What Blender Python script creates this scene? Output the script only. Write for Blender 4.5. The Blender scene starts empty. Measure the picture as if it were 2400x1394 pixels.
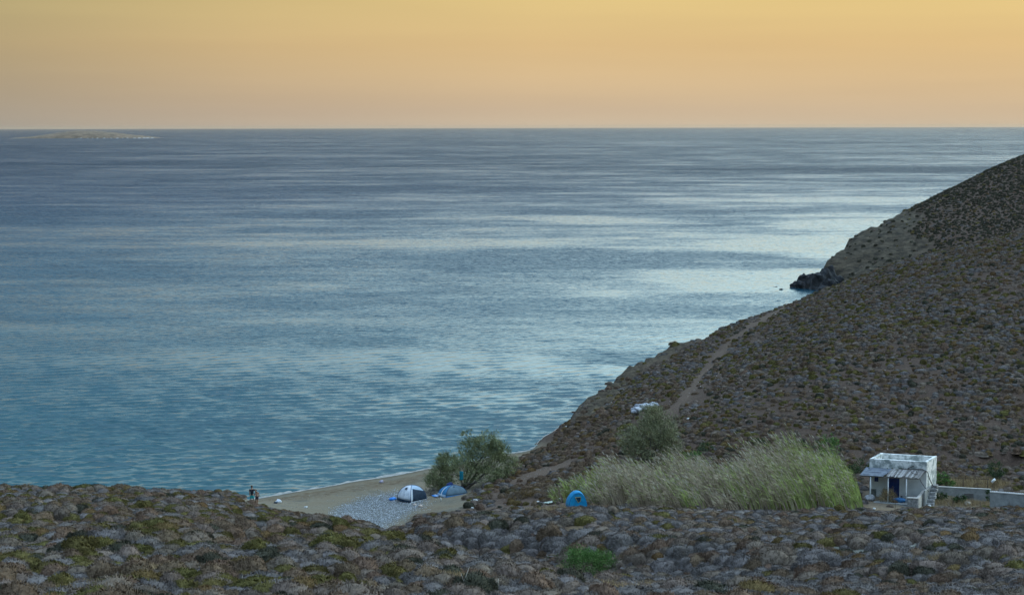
import bpy, bmesh, math, random
import numpy as np
from mathutils import Vector, Matrix

# ============================================================ camera, sky, sun, exposure
scene = bpy.context.scene
COL = scene.collection
CAM_Z = 38.0
F = 4000.0                      # focal length in photograph pixels (2400 wide)
PITCH = math.atan((697.0 - 297.0) / F)
ROLL = math.radians(0.12)
cam_d = bpy.data.cameras.new("camera"); cam = bpy.data.objects.new("camera", cam_d); COL.objects.link(cam)
cam_d.sensor_width = 36.0; cam_d.lens = 36.0 * F / 2400.0
cam_d.clip_start = 0.5; cam_d.clip_end = 150000.0
fwd = Vector((0, math.cos(PITCH), -math.sin(PITCH)))
up0 = Vector((0, math.sin(PITCH), math.cos(PITCH))); r0 = Vector((1, 0, 0))
cr, sr = math.cos(ROLL), math.sin(ROLL)
rgt = r0 * cr - up0 * sr
upv = up0 * cr + r0 * sr
M = Matrix((rgt, upv, -fwd)).transposed().to_4x4(); M.translation = (0, 0, CAM_Z)
cam.matrix_world = M
scene.camera = cam
scene.render.resolution_x = 1024; scene.render.resolution_y = 594
scene.view_settings.view_transform = 'Standard'
scene.view_settings.look = 'None'; scene.view_settings.exposure = 0.0; scene.view_settings.gamma = 1.0

def s2l(c):
    return tuple(((v / 255.0) / 12.92 if v / 255.0 <= 0.04045 else ((v / 255.0 + 0.055) / 1.055) ** 2.4) for v in c)

SUN_AZ = math.radians(62)       # clockwise from the view direction (+Y)
SUN_EL = math.radians(10)
world = bpy.data.worlds.new("World"); scene.world = world; world.use_nodes = True
nt = world.node_tree; nt.nodes.clear()
def N(t, ty, **kw):
    n = t.nodes.new(ty)
    for k, v in kw.items(): setattr(n, k, v)
    return n
def ramp(t, stops, interp='LINEAR'):
    n = N(t, 'ShaderNodeValToRGB'); cr_ = n.color_ramp; cr_.interpolation = interp
    while len(cr_.elements) > 1: cr_.elements.remove(cr_.elements[-1])
    for i, (p, c) in enumerate(stops):
        e = cr_.elements[0] if i == 0 else cr_.elements.new(p)
        e.position = p; e.color = tuple(c) + (1.0,) if len(c) == 3 else tuple(c)
    return n
def math_(t, op, a, b=None, clamp=False):
    n = N(t, 'ShaderNodeMath', operation=op, use_clamp=clamp)
    for i, v in enumerate((a, b)):
        if v is None: continue
        if isinstance(v, (int, float)): n.inputs[i].default_value = v
        else: t.links.new(v, n.inputs[i])
    return n.outputs[0]
tc = N(nt, 'ShaderNodeTexCoord'); sep = N(nt, 'ShaderNodeSeparateXYZ'); nt.links.new(tc.outputs['Generated'], sep.inputs[0])
el = math_(nt, 'MULTIPLY', math_(nt, 'ARCSINE', sep.outputs['Z']), 180 / math.pi)     # elevation in degrees
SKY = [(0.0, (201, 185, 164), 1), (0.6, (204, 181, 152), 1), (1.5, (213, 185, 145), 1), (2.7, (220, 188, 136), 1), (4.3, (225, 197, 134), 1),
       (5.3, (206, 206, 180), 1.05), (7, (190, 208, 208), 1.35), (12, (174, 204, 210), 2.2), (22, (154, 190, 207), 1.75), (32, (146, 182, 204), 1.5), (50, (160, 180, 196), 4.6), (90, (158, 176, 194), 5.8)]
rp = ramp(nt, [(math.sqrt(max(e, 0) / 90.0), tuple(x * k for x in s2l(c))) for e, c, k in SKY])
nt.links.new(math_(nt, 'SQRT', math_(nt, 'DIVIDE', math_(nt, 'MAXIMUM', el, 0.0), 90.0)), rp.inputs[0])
# brighter towards the side of the set sun, duller and greyer away from it
dx = math_(nt, 'MULTIPLY', sep.outputs['X'], math.sin(SUN_AZ)); dy = math_(nt, 'MULTIPLY', sep.outputs['Y'], math.cos(SUN_AZ))
dsun = math_(nt, 'ADD', dx, dy)
az = ramp(nt, [(0.0, (0.56, 0.62, 0.72)), (0.5, (0.58, 0.64, 0.73)), (0.60, (0.65, 0.71, 0.80)), (0.67, (0.86, 0.88, 0.92)), (0.74, (1.0, 1.0, 1.0)), (0.85, (1.05, 1.04, 1.0)), (1.0, (1.15, 1.1, 1.0))])
nt.links.new(math_(nt, 'ADD', math_(nt, 'MULTIPLY', dsun, 0.5), 0.5), az.inputs[0])
mul = N(nt, 'ShaderNodeMix', data_type='RGBA', blend_type='MULTIPLY'); mul.inputs[0].default_value = 1.0
nt.links.new(rp.outputs[0], mul.inputs[6]); nt.links.new(az.outputs[0], mul.inputs[7])
glow = ramp(nt, [(0.0, (0.42,) * 3), (0.5, (0.42,) * 3), (0.62, (0.56,) * 3), (0.70, (0.95,) * 3), (0.74, (1.25,) * 3), (0.78, (1.5,) * 3), (0.85, (2.0,) * 3), (1.0, (2.3,) * 3)])
nt.links.new(math_(nt, 'ADD', math_(nt, 'MULTIPLY', dsun, 0.5), 0.5), glow.inputs[0])
gw = ramp(nt, [(0.0, (0,) * 3), (math.sqrt(4.6 / 90), (0,) * 3), (math.sqrt(9 / 90), (1,) * 3), (math.sqrt(24 / 90), (1,) * 3), (math.sqrt(45 / 90), (0,) * 3)])
nt.links.new(rp.inputs[0].links[0].from_socket, gw.inputs[0])
mulg = N(nt, 'ShaderNodeMix', data_type='RGBA', blend_type='MULTIPLY'); nt.links.new(gw.outputs[0], mulg.inputs[0]); nt.links.new(mul.outputs[2], mulg.inputs[6]); nt.links.new(glow.outputs[0], mulg.inputs[7])
# faint horizontal dust veils
mpv = N(nt, 'ShaderNodeMapping'); mpv.inputs['Scale'].default_value = (1.5, 1.5, 26.0)
nzv = N(nt, 'ShaderNodeTexNoise'); nzv.inputs['Scale'].default_value = 2.0; nzv.inputs['Detail'].default_value = 4.0
nt.links.new(tc.outputs['Generated'], mpv.inputs[0]); nt.links.new(mpv.outputs[0], nzv.inputs[0])
vr = ramp(nt, [(0.3, (0.965, 0.96, 0.965)), (0.7, (1.03, 1.03, 1.02))]); nt.links.new(nzv.outputs[0], vr.inputs[0])
mul2 = N(nt, 'ShaderNodeMix', data_type='RGBA', blend_type='MULTIPLY'); mul2.inputs[0].default_value = 1.0
nt.links.new(mulg.outputs[2], mul2.inputs[6]); nt.links.new(vr.outputs[0], mul2.inputs[7])
sky = N(nt, 'ShaderNodeTexSky'); sky.sky_type = 'NISHITA'; sky.sun_disc = False
sky.sun_elevation = SUN_EL; sky.sun_rotation = SUN_AZ; sky.dust_density = 4.0
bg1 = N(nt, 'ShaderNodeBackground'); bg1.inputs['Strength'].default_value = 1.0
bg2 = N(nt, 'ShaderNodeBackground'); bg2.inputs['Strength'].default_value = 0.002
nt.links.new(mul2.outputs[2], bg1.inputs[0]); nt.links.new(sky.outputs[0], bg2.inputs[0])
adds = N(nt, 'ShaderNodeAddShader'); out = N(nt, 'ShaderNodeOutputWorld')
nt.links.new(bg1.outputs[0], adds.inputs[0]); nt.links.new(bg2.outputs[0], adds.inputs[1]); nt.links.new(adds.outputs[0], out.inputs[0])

sun_d = bpy.data.lights.new("sun", 'SUN'); sun = bpy.data.objects.new("sun", sun_d); COL.objects.link(sun)
sun_d.energy = 0.9; sun_d.angle = math.radians(18); sun_d.color = (1.0, 0.86, 0.72)
sdir = Vector((math.sin(SUN_AZ) * math.cos(SUN_EL), math.cos(SUN_AZ) * math.cos(SUN_EL), math.sin(SUN_EL)))
sun.rotation_euler = sdir.to_track_quat('Z', 'Y').to_euler(); sun.location = (120, 60, 120)

# ============================================================ general helpers
rng = np.random.default_rng(7)
random.seed(7)
def tag(o, label=None, cat=None, group=None, kind=None):
    if label: o['label'] = label
    if cat: o['category'] = cat
    if group: o['group'] = group
    if kind: o['kind'] = kind
    return o
def empty(name, loc, rotz=0.0):
    o = bpy.data.objects.new(name, None); COL.objects.link(o); o.empty_display_size = 0.3
    o.location = loc; o.rotation_euler = (0, 0, rotz); return o
def link(name, me, mats, parent=None):
    o = bpy.data.objects.new(name, me); COL.objects.link(o)
    if not isinstance(mats, (list, tuple)): mats = [mats]
    if len(me.materials) == 0:
        for m in mats: me.materials.append(m)
    if parent: o.parent = parent
    return o
def np_mesh(name, verts, faces, smooth=False, midx=None):
    """faces: (n,3) or (n,4) array"""
    me = bpy.data.meshes.new(name)
    verts = np.asarray(verts, dtype=np.float32); faces = np.asarray(faces, dtype=np.int32)
    k = faces.shape[1]
    me.vertices.add(len(verts)); me.vertices.foreach_set('co', verts.ravel())
    me.loops.add(faces.size); me.loops.foreach_set('vertex_index', faces.ravel())
    me.polygons.add(len(faces)); me.polygons.foreach_set('loop_start', np.arange(0, faces.size, k, dtype=np.int32))
    me.polygons.foreach_set('loop_total', np.full(len(faces), k, dtype=np.int32))
    if smooth: me.polygons.foreach_set('use_smooth', np.ones(len(faces), dtype=bool))
    if midx is not None: me.polygons.foreach_set('material_index', np.asarray(midx, dtype=np.int32))
    me.update(calc_edges=True); return me
def fattr(me, name, arr):
    a = me.attributes.new(name, 'FLOAT', 'POINT'); a.data.foreach_set('value', np.asarray(arr, dtype=np.float32).ravel())

class MB:
    """collects simple shapes into one mesh"""
    def __init__(s): s.v = []; s.f = []
    def add(s, vs, fs):
        o = len(s.v); s.v += [tuple(v) for v in vs]; s.f += [tuple(o + i for i in f) for f in fs]
    def box(s, c, size, rz=0.0, X=None, taper=1.0):
        sx, sy, sz = (d / 2 for d in size); vs = []
        for dz, k in ((-sz, 1.0), (sz, taper)):
            for ax, ay in ((-sx, -sy), (sx, -sy), (sx, sy), (-sx, sy)):
                p = Vector((ax * k, ay * k, 0)); p.rotate(Matrix.Rotation(rz, 3, 'Z'))
                q = Vector(c) + p + Vector((0, 0, dz)); vs.append(X(q) if X else q)
        s.add(vs, [(3, 2, 1, 0), (4, 5, 6, 7), (0, 1, 5, 4), (1, 2, 6, 5), (2, 3, 7, 6), (3, 0, 4, 7)])
    def tube(s, pts, rad, n=6, cap=True):
        pts = [Vector(p) for p in pts]; rad = rad if isinstance(rad, (list, tuple)) else [rad] * len(pts)
        rings = []
        for i, p in enumerate(pts):
            d = (pts[min(i + 1, len(pts) - 1)] - pts[max(i - 1, 0)]).normalized()
            a = d.cross(Vector((0.31, 0.2, 1)) if abs(d.z) < .9 else Vector((1, 0.1, 0))).normalized(); b = d.cross(a)
            rings.append([p + (a * math.cos(2 * math.pi * k / n) + b * math.sin(2 * math.pi * k / n)) * rad[i] for k in range(n)])
        vs = [q for r_ in rings for q in r_]; fs = []
        for i in range(len(pts) - 1):
            for k in range(n):
                fs.append((i * n + k, i * n + (k + 1) % n, (i + 1) * n + (k + 1) % n, (i + 1) * n + k))
        if cap: fs += [tuple(range(n))[::-1], tuple((len(pts) - 1) * n + k for k in range(n))]
        s.add(vs, fs)
    def blob(s, c, r, seed=0, lump=0.2, nu=10, nv=6, X=None, flat=0.0):
        rr = random.Random(seed); ph = [(rr.uniform(0, 6), rr.uniform(1, 3.5), rr.uniform(1, 3.5)) for _ in range(4)]
        vs = []; c = Vector(c); r = Vector(r) if hasattr(r, '__len__') else Vector((r, r, r))
        for j in range(nv + 1):
            th = math.pi * j / nv
            for i in range(nu):
                p = 2 * math.pi * i / nu
                d = Vector((math.sin(th) * math.cos(p), math.sin(th) * math.sin(p), math.cos(th)))
                k = 1 + lump * sum(math.sin(a + b * d.x * 2 + e * d.y * 2 + d.z * b) for a, b, e in ph) / 2.5
                q = Vector((d.x * r.x * k, d.y * r.y * k, max(d.z, -1 + flat) * r.z * k)) + c
                vs.append(X(q) if X else q)
        fs = []
        for j in range(nv):
            for i in range(nu):
                a, b = j * nu + i, j * nu + (i + 1) % nu
                fs.append((a, a + nu, b + nu, b))
        s.add(vs, fs)
    def mesh(s, name, smooth=False):
        me = bpy.data.meshes.new(name); me.from_pydata(s.v, [], s.f); me.update()
        bm = bmesh.new(); bm.from_mesh(me); bmesh.ops.remove_doubles(bm, verts=bm.verts, dist=1e-5)
        bmesh.ops.recalc_face_normals(bm, faces=bm.faces); bm.to_mesh(me); bm.free()
        if smooth: me.polygons.foreach_set('use_smooth', [True] * len(me.polygons))
        return me
    def build(s, name, mat, parent=None, smooth=False, bevel=0.0):
        me = s.mesh(name, smooth); o = link(name, me, mat, parent)
        if bevel > 0:
            m = o.modifiers.new('bevel', 'BEVEL'); m.width = bevel; m.segments = 2; m.limit_method = 'ANGLE'
        return o

# value noise in numpy
def _h(ix, iy, seed):
    n = (ix.astype(np.int64) * 374761393 + iy.astype(np.int64) * 668265263 + seed * 974634777) & 0x7fffffff
    n = ((n ^ (n >> 13)) * 1274126177) & 0x7fffffff
    return ((n ^ (n >> 16)) & 0xffff) / 65535.0
def vnoise(x, y, seed=0):
    x = np.asarray(x, float); y = np.asarray(y, float)
    ix = np.floor(x); iy = np.floor(y); fx = x - ix; fy = y - iy
    fx = fx * fx * (3 - 2 * fx); fy = fy * fy * (3 - 2 * fy)
    a = _h(ix, iy, seed); b = _h(ix + 1, iy, seed); c = _h(ix, iy + 1, seed); d = _h(ix + 1, iy + 1, seed)
    return (a * (1 - fx) + b * fx) * (1 - fy) + (c * (1 - fx) + d * fx) * fy
def fbm(x, y, seed=0, oct=4):
    s = 0; a = 0.5; t = 0
    for k in range(oct):
        s = s + a * vnoise(x * 2 ** k, y * 2 ** k, seed + k * 17); t += a; a *= 0.5
    return s / t * 2 - 1

# ---- materials
def mat_new(name):
    m = bpy.data.materials.new(name); m.use_nodes = True; t = m.node_tree
    return m, t, t.nodes['Principled BSDF']
def simple(name, c1, c2=None, rough=0.8, scale=3.0, bump=0.0, bscale=20.0, detail=5.0, spec=0.3, objrand=0.0, island=0.0, pos=(0.35, 0.65), metal=0.0, sss=0.0):
    m, t, b = mat_new(name); b.inputs['Roughness'].default_value = rough; b.inputs['Specular IOR Level'].default_value = spec
    b.inputs['Metallic'].default_value = metal
    geo = N(t, 'ShaderNodeTexCoord')
    col = None
    if c2 is not None:
        nz = N(t, 'ShaderNodeTexNoise'); nz.inputs['Scale'].default_value = scale; nz.inputs['Detail'].default_value = detail; nz.inputs['Roughness'].default_value = 0.62
        t.links.new(geo.outputs['Object'], nz.inputs[0])
        r_ = ramp(t, [(pos[0], c1), (pos[1], c2)]); t.links.new(nz.outputs[0], r_.inputs[0]); col = r_.outputs[0]
    if objrand or island:
        hs = N(t, 'ShaderNodeHueSaturation')
        if col: t.links.new(col, hs.inputs['Color'])
        else: hs.inputs['Color'].default_value = c1 + (1,)
        src = N(t, 'ShaderNodeObjectInfo').outputs['Random'] if objrand else N(t, 'ShaderNodeNewGeometry').outputs['Random Per Island']
        amt = objrand or island
        mr = N(t, 'ShaderNodeMapRange'); mr.inputs[3].default_value = 1 - amt; mr.inputs[4].default_value = 1 + amt
        t.links.new(src, mr.inputs[0]); t.links.new(mr.outputs[0], hs.inputs['Value'])
        wn = N(t, 'ShaderNodeTexWhiteNoise', noise_dimensions='1D'); t.links.new(src, wn.inputs['W'])
        mr2 = N(t, 'ShaderNodeMapRange'); mr2.inputs[3].default_value = 0.488; mr2.inputs[4].default_value = 0.512
        t.links.new(wn.outputs[0], mr2.inputs[0]); t.links.new(mr2.outputs[0], hs.inputs['Hue'])
        col = hs.outputs[0]
    if col: t.links.new(col, b.inputs['Base Color'])
    else: b.inputs['Base Color'].default_value = c1 + (1,)
    if bump:
        nb = N(t, 'ShaderNodeTexNoise'); nb.inputs['Scale'].default_value = bscale; nb.inputs['Detail'].default_value = 6
        t.links.new(geo.outputs['Object'], nb.inputs[0])
        bp = N(t, 'ShaderNodeBump'); bp.inputs['Strength'].default_value = bump; bp.inputs['Distance'].default_value = 0.05
        t.links.new(nb.outputs[0], bp.inputs['Height']); t.links.new(bp.outputs[0], b.inputs['Normal'])
    return m

# ---- pixel <-> world (used to survey the place from the photograph)
RG, UP, FW = np.array(rgt), np.array(upv), np.array(fwd)
def ray(u, v):
    return FW + RG * ((u - 1200) / F) - UP * ((v - 697) / F)
def at(u, v, D=None, z=None):
    d = ray(u, v); t = D / d[1] if D is not None else (z - CAM_Z) / d[2]
    return np.array([0, 0, CAM_Z]) + d * t
def proj(x, y, z):
    z = z - CAM_Z
    f = x * FW[0] + y * FW[1] + z * FW[2]; r_ = x * RG[0] + y * RG[1] + z * RG[2]; u_ = x * UP[0] + y * UP[1] + z * UP[2]
    f = np.maximum(f, 0.1)
    return 1200 + F * r_ / f, 697 - F * u_ / f

# ============================================================ terrain: surveyed control points
C = []
def cp(u, v, D=None, z=None): C.append(at(u, v, D, z))
def cz(u, D, z): C.append(np.array([(u - 1200) / F * D, D, z]))     # hidden ground: azimuth, distance, height
# slope under and behind the camera
for u in (-600, 0, 600, 1200, 1800, 2400, 3000):
    cz(u, 15, 31.5); cz(u, 35, 26.5)
# left foreground slope and its crest
for u in (-600, 0, 600, 1100): cp(u, 1394, 60)
for u in (-600, 0, 500, 900): cp(u, 1300, 76)
for u in (-600, 0, 450, 800): cp(u, 1236, 92)
for u in (-600, 0, 400): cp(u, 1182, 110)
cp(650, 1225, 112); cp(850, 1262, 112)
for u, v, D in ((-600, 1150, 126), (0, 1154, 127), (250, 1156, 129), (420, 1170, 131), (580, 1188, 134), (700, 1210, 134), (800, 1238, 131), (880, 1256, 128)): cp(u, v, D)
for u in (-600, 0, 300): cz(u, 143, 7.0); cz(u, 158, 1.9); cz(u, 166, 0.4); cz(u, 174, -0.9)
cz(520, 148, 6.0); cz(520, 163, 1.8); cz(650, 150, 3.4); cz(760, 147, 3.2); cz(860, 142, 3.6)
# gully and right bank
cp(1000, 1272, 118); cp(1120, 1292, 115); cp(1250, 1318, 110); cp(1400, 1342, 103); cp(1600, 1352, 97); cp(1850, 1366, 88); cp(2150, 1376, 80); cp(2400, 1385, 76)
cp(1120, 1330, 87); cp(1400, 1372, 80); cp(1700, 1394, 70)
cp(960, 1238, 127); cp(1050, 1218, 127); cp(1200, 1206, 125); cp(1350, 1203, 125); cp(1500, 1204, 127); cp(1700, 1208, 129); cp(2000, 1210, 131); cp(2400, 1206, 133); cp(2900, 1206, 133)
cp(1100, 1245, 119); cp(1250, 1258, 114); cp(1400, 1270, 110); cp(1600, 1285, 103); cp(1300, 1220, 119); cp(1600, 1240, 112); cp(1900, 1250, 108); cp(2150, 1245, 109); cp(2400, 1240, 109); cp(2900, 1240, 109)
cp(1600, 1310, 99); cp(1850, 1308, 94); cp(2150, 1315, 87); cp(2400, 1320, 84); cp(2900, 1310, 84)
cp(1500, 1394, 64); cp(1900, 1400, 66); cp(2300, 1420, 62); cp(2900, 1400, 62)
# beach and small plain
for u, v in ((540, 1178), (600, 1168), (700, 1150), (830, 1127), (1000, 1098), (1120, 1076), (1240, 1054)): cp(u, v, z=0.0)
for u, v in ((600, 1158), (700, 1140), (830, 1116), (1000, 1087), (1120, 1063), (1240, 1040)): cp(u, v, z=-0.8)
cz(1335, 206, 1.6)
for u, v, z in ((700, 1180, 1.1), (800, 1200, 1.6), (870, 1238, 2.2), (850, 1160, 1.0), (960, 1178, 1.7), (1000, 1130, 0.9), (1090, 1150, 2.0), (1040, 1165, 2.0), (1130, 1190, 3.4), (1000, 1200, 2.2)): cp(u, v, z=z)
cp(1180, 1120, z=2.6); cp(1280, 1150, z=4.2); cp(1240, 1090, z=2.2); cp(1300, 1060, z=2.4); cp(1350, 1186, 144); cp(1450, 1100, 164)
cp(1500, 1190, 144); cp(1750, 1192, 144); cp(2050, 1186, 146); cp(2250, 1184, 147); cp(2400, 1190, 146); cp(2900, 1190, 146)
cp(2100, 1155, 152); cp(2250, 1142, 154); cp(2400, 1140, 154); cp(1700, 1130, 156); cp(1500, 1130, 157); cp(2900, 1140, 154)
cp(2060, 1110, 159); cp(2330, 1085, 161); cp(2400, 1045, 165); cp(2900, 1030, 165); cp(1900, 1075, 164); cp(1700, 1075, 168); cp(1560, 1070, 170)
# main hillside
cp(1400, 1040, 182); cp(1500, 1000, 188); cp(1600, 1000, 182); cp(1750, 1000, 178); cp(1900, 1000, 175); cp(2150, 1000, 173); cp(2400, 990, 172); cp(2900, 960, 172)
cp(1450, 960, 204); cp(1600, 900, 210); cp(1750, 900, 198); cp(1900, 880, 195); cp(2150, 870, 191); cp(2400, 850, 190); cp(2900, 800, 190)
cp(1700, 820, 238); cp(1850, 780, 236); cp(2000, 750, 228); cp(2200, 720, 222); cp(2400, 690, 222); cp(2900, 640, 222)
for u_, D_, z_ in ((1300, 235, 2.0), (1360, 260, 3.0), (1440, 285, 4.5), (1600, 310, 7.0), (1750, 335, 9.0)): cz(u_, D_, z_)
edge1 = [(1372, 955, 219), (1400, 924, 226), (1440, 896, 233), (1480, 863, 240), (1540, 838, 246), (1600, 812, 252),
         (1700, 772, 262), (1780, 742, 270), (1850, 714, 279), (1920, 689, 289)]
for u, v, D in edge1: cp(u, v, D)
for u, v, D in ((2000, 662, 290), (2050, 641, 289), (2180, 596, 285), (2300, 566, 278), (2400, 546, 271), (2900, 440, 262)): cp(u, v, D)
cz(2000, 310, 8); cz(1990, 345, 2); cz(2180, 325, 9); cz(2400, 320, 13); cz(2900, 320, 18); cz(2100, 360, 3.0); cz(2400, 360, 10); cz(1960, 305, 6)
# far headland
for u, v, D in ((1946, 607, 418), (1962, 590, 426), (1990, 566, 438), (2020, 549, 447), (2060, 534, 458), (2110, 504, 470), (2160, 481, 482), (2200, 464, 490), (2260, 434, 503), (2330, 404, 518), (2400, 382, 533), (2900, 250, 590)): cp(u, v, D)
for u, v, D in ((1960, 672, 398), (1990, 655, 397), (2050, 625, 402), (2100, 590, 410), (2200, 540, 420), (2300, 505, 430), (2400, 480, 435), (2900, 400, 440)): cp(u, v, D)
cz(2000, 385, 0.5); cz(2200, 390, 7); cz(2400, 390, 12)
cz(2020, 470, 5); cz(2100, 500, 6); cz(2200, 525, 8); cz(2300, 545, 12); cz(2400, 575, 14); cz(2600, 640, 14); cz(2900, 660, 20)
# sea bed off the beach
for u in (-600, 0, 400, 800, 1100): cz(u, 205, -3)
cz(1240, 216, -2); cz(-600, 240, -4); cz(600, 240, -4)
C = np.array(C)
def dom(x, y): return np.stack([x / y * 3.2, np.log(y) * 2.6], -1)
def tps_k(r2): return -np.sqrt(r2 + 0.04 ** 2)
P = dom(C[:, 0], C[:, 1]); n = len(P)
K = tps_k(((P[:, None] - P[None]) ** 2).sum(-1)) - np.eye(n) * 1e-3
A = np.zeros((n + 3, n + 3)); A[:n, :n] = K; A[:n, n] = 1; A[:n, n + 1:] = P; A[n, :n] = 1; A[n + 1:, :n] = P.T
W = np.linalg.solve(A, np.concatenate([C[:, 2], np.zeros(3)]))
def tps(x, y):
    Q = dom(x, y).reshape(-1, 2); res = np.empty(len(Q))
    for i in range(0, len(Q), 20000):
        q = Q[i:i + 20000]
        res[i:i + 20000] = tps_k(((q[:, None] - P[None]) ** 2).sum(-1)) @ W[:n] + W[n] + q @ W[n + 1:]
    return res.reshape(np.shape(x))
def vn_edge(x, y): return fbm(x / 6, y / 6, 201, 3) * 1.6 * (y > 203)
NA, ND = 380, 470
AZ = np.tan(np.linspace(-0.46, 0.46, NA)); LD = np.linspace(math.log(14), math.log(690), ND)
gx = AZ[None, :] * np.exp(LD)[:, None]; gy = np.repeat(np.exp(LD)[:, None], NA, 1)
gz = tps(gx, gy)
# coastline in plan; the ground drops to the sea bed beyond it
COAST = [(-3000, 14), (-3000, 190), (400, 190), (700, 196), (1000, 208), (1240, 218), (1312, 216), (1326, 211), (1338, 213), (1352, 218), (1380, 226), (1418, 233), (1458, 241), (1515, 248), (1578, 255),
         (1680, 266), (1765, 275), (1835, 284), (1905, 294), (1945, 302), (1960, 320), (1972, 350), (1962, 378), (1940, 395), (1915, 402), (1912, 412), (1930, 424), (1950, 437), (1972, 450), (2000, 468), (2040, 490), (2100, 518), (2200, 548), (2300, 572), (2420, 610), (2700, 680), (3300, 720), (3300, 14)]
CO = np.array([((u - 1200) / F * D, D) for u, D in COAST])
def in_land(x, y):
    res = np.zeros(np.shape(x), bool); j = len(CO) - 1
    for i in range(len(CO)):
        xi, yi = CO[i]; xj, yj = CO[j]
        res ^= ((yi > y) != (yj > y)) & (x < (xj - xi) * (y - yi) / ((yj - yi) if yj != yi else 1e-9) + xi); j = i
    return res
def seg_dist(x, y, pts):
    best = np.full(np.shape(x), 1e9)
    for (x0, y0), (x1, y1) in zip(pts[:-1], pts[1:]):
        dx_, dy_ = x1 - x0, y1 - y0; t = np.clip(((x - x0) * dx_ + (y - y0) * dy_) / (dx_ * dx_ + dy_ * dy_), 0, 1)
        best = np.minimum(best, np.hypot(x - x0 - t * dx_, y - y0 - t * dy_))
    return best
sd = seg_dist(gx, gy, CO[1:-1]) * np.where(in_land(gx, gy), 1, -1) + vn_edge(gx, gy)
prof = np.where(sd > 0, sd * (3.2 - 1.0 * (gy > 380)), np.maximum(sd * 1.5, -4.0))
gz = np.minimum(np.where(sd > -1.5, gz, -4.0), prof)
GU, GV = proj(gx, gy, gz)

def in_poly(U, V, poly):
    U = np.asarray(U, float); V = np.asarray(V, float); res = np.zeros(U.shape, bool); j = len(poly) - 1
    for i in range(len(poly)):
        xi, yi = poly[i]; xj, yj = poly[j]
        c = ((yi > V) != (yj > V)) & (U < (xj - xi) * (V - yi) / ((yj - yi) or 1e-9) + xi)
        res ^= c; j = i
    return res
def line_dist(U, V, pts, vs=1.0):
    best = np.full(np.shape(U), 1e9)
    for (x0, y0), (x1, y1) in zip(pts[:-1], pts[1:]):
        dx_, dy_ = x1 - x0, (y1 - y0) * vs; L = dx_ * dx_ + dy_ * dy_
        t = np.clip(((U - x0) * dx_ + (V - y0) * vs * dy_) / L, 0, 1)
        best = np.minimum(best, np.hypot(U - x0 - t * dx_, (V - y0) * vs - t * dy_))
    return best
SAND = [(480, 1178), (620, 1150), (1000, 1075), (1240, 1040), (1300, 1035), (1235, 1068), (1200, 1090), (1170, 1120), (1120, 1150), (1100, 1185), (1060, 1200), (985, 1208), (900, 1260), (780, 1260), (700, 1215), (560, 1200)]
GRAVEL = [(775, 1205), (800, 1188), (860, 1165), (935, 1152), (985, 1152), (1000, 1170), (990, 1186), (960, 1200), (915, 1228), (880, 1250), (800, 1240)]
PATH1 = [(1560, 975), (1600, 940), (1630, 905), (1655, 860), (1700, 812), (1760, 764), (1835, 724)]
PATH2 = [(1080, 1205), (1130, 1180), (1180, 1148), (1240, 1118), (1330, 1090)]
CLIFF = [(1325, 1030), (1345, 965), (1400, 905), (1440, 880), (1480, 845), (1560, 815), (1640, 780), (1720, 750), (1640, 800), (1570, 838), (1520, 862), (1490, 890), (1450, 935), (1420, 965), (1385, 990), (1352, 1010)]
HEAD = [(1900, 700), (1925, 600), (1990, 540), (2060, 515), (2120, 492), (2180, 505), (2130, 545), (2190, 575), (2150, 608), (2000, 680)]
def zones(x, y, z):
    U, V = proj(x, y, z)
    j1 = fbm(x * 0.5, y * 0.5, 5, 3); j2 = fbm(x * 0.5, y * 0.5, 9, 3)
    Uj = U + j1 * 10; Vj = V + j2 * 5
    plain = (y > 136) & (y < 222)
    sand = in_poly(Uj, Vj, SAND) & plain
    gravel = in_poly(Uj, Vj, GRAVEL) & plain
    wpx = np.interp(V, [720, 800, 950, 980], [5, 7, 11, 16])
    path = (line_dist(Uj, Vj, PATH1) < wpx) & (y > 170) & (y < 300)
    path |= (line_dist(Uj, Vj, PATH2, 1.6) < 13) & plain
    path |= in_poly(Uj, Vj, [(1100, 1205), (1130, 1170), (1200, 1165), (1340, 1172), (1340, 1200), (1100, 1215)]) & plain
    cliff = in_poly(Uj, V, CLIFF) & (y > 205) & (y < 285)
    head = in_poly(Uj, Vj, HEAD) & (y > 370)
    dry = np.zeros(U.shape, bool)
    for cu, cv, ru, rv, d0, d1 in ((1290, 1200, 60, 9, 110, 140), (420, 1350, 60, 10, 55, 90), (1500, 1392, 230, 17, 50, 80), (1080, 1368, 60, 8, 55, 90), (2290, 1136, 80, 16, 146, 165),
                                   (2250, 1182, 90, 12, 138, 152), (2200, 1322, 90, 12, 75, 100), (1360, 1250, 30, 25, 100, 120), (1450, 1305, 60, 8, 90, 110), (520, 1240, 50, 7, 80, 110), (2080, 1190, 60, 9, 135, 155)):
        dry |= (((Uj - cu) / ru) ** 2 + ((Vj - cv) / rv) ** 2 < 1) & (y > d0) & (y < d1)
    terr = (((Uj - 2060) / 130) ** 2 + ((Vj - 1288) / 12) ** 2 < 1) & (y > 80) & (y < 112)
    terr |= (((Uj - 1215) / 38) ** 2 + ((Vj - 1222) / 9) ** 2 < 1) & (y > 105) & (y < 130)
    yard = in_poly(Uj, Vj, [(2040, 1196), (2020, 1150), (2190, 1150), (2420, 1165), (2420, 1192)]) & (y > 138) & (y < 156)
    return dict(sand=sand, gravel=gravel, path=path, cliff=cliff, head=head, dry=dry, terr=terr, yard=yard, U=U, V=V)
Z = zones(gx, gy, gz)
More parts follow.
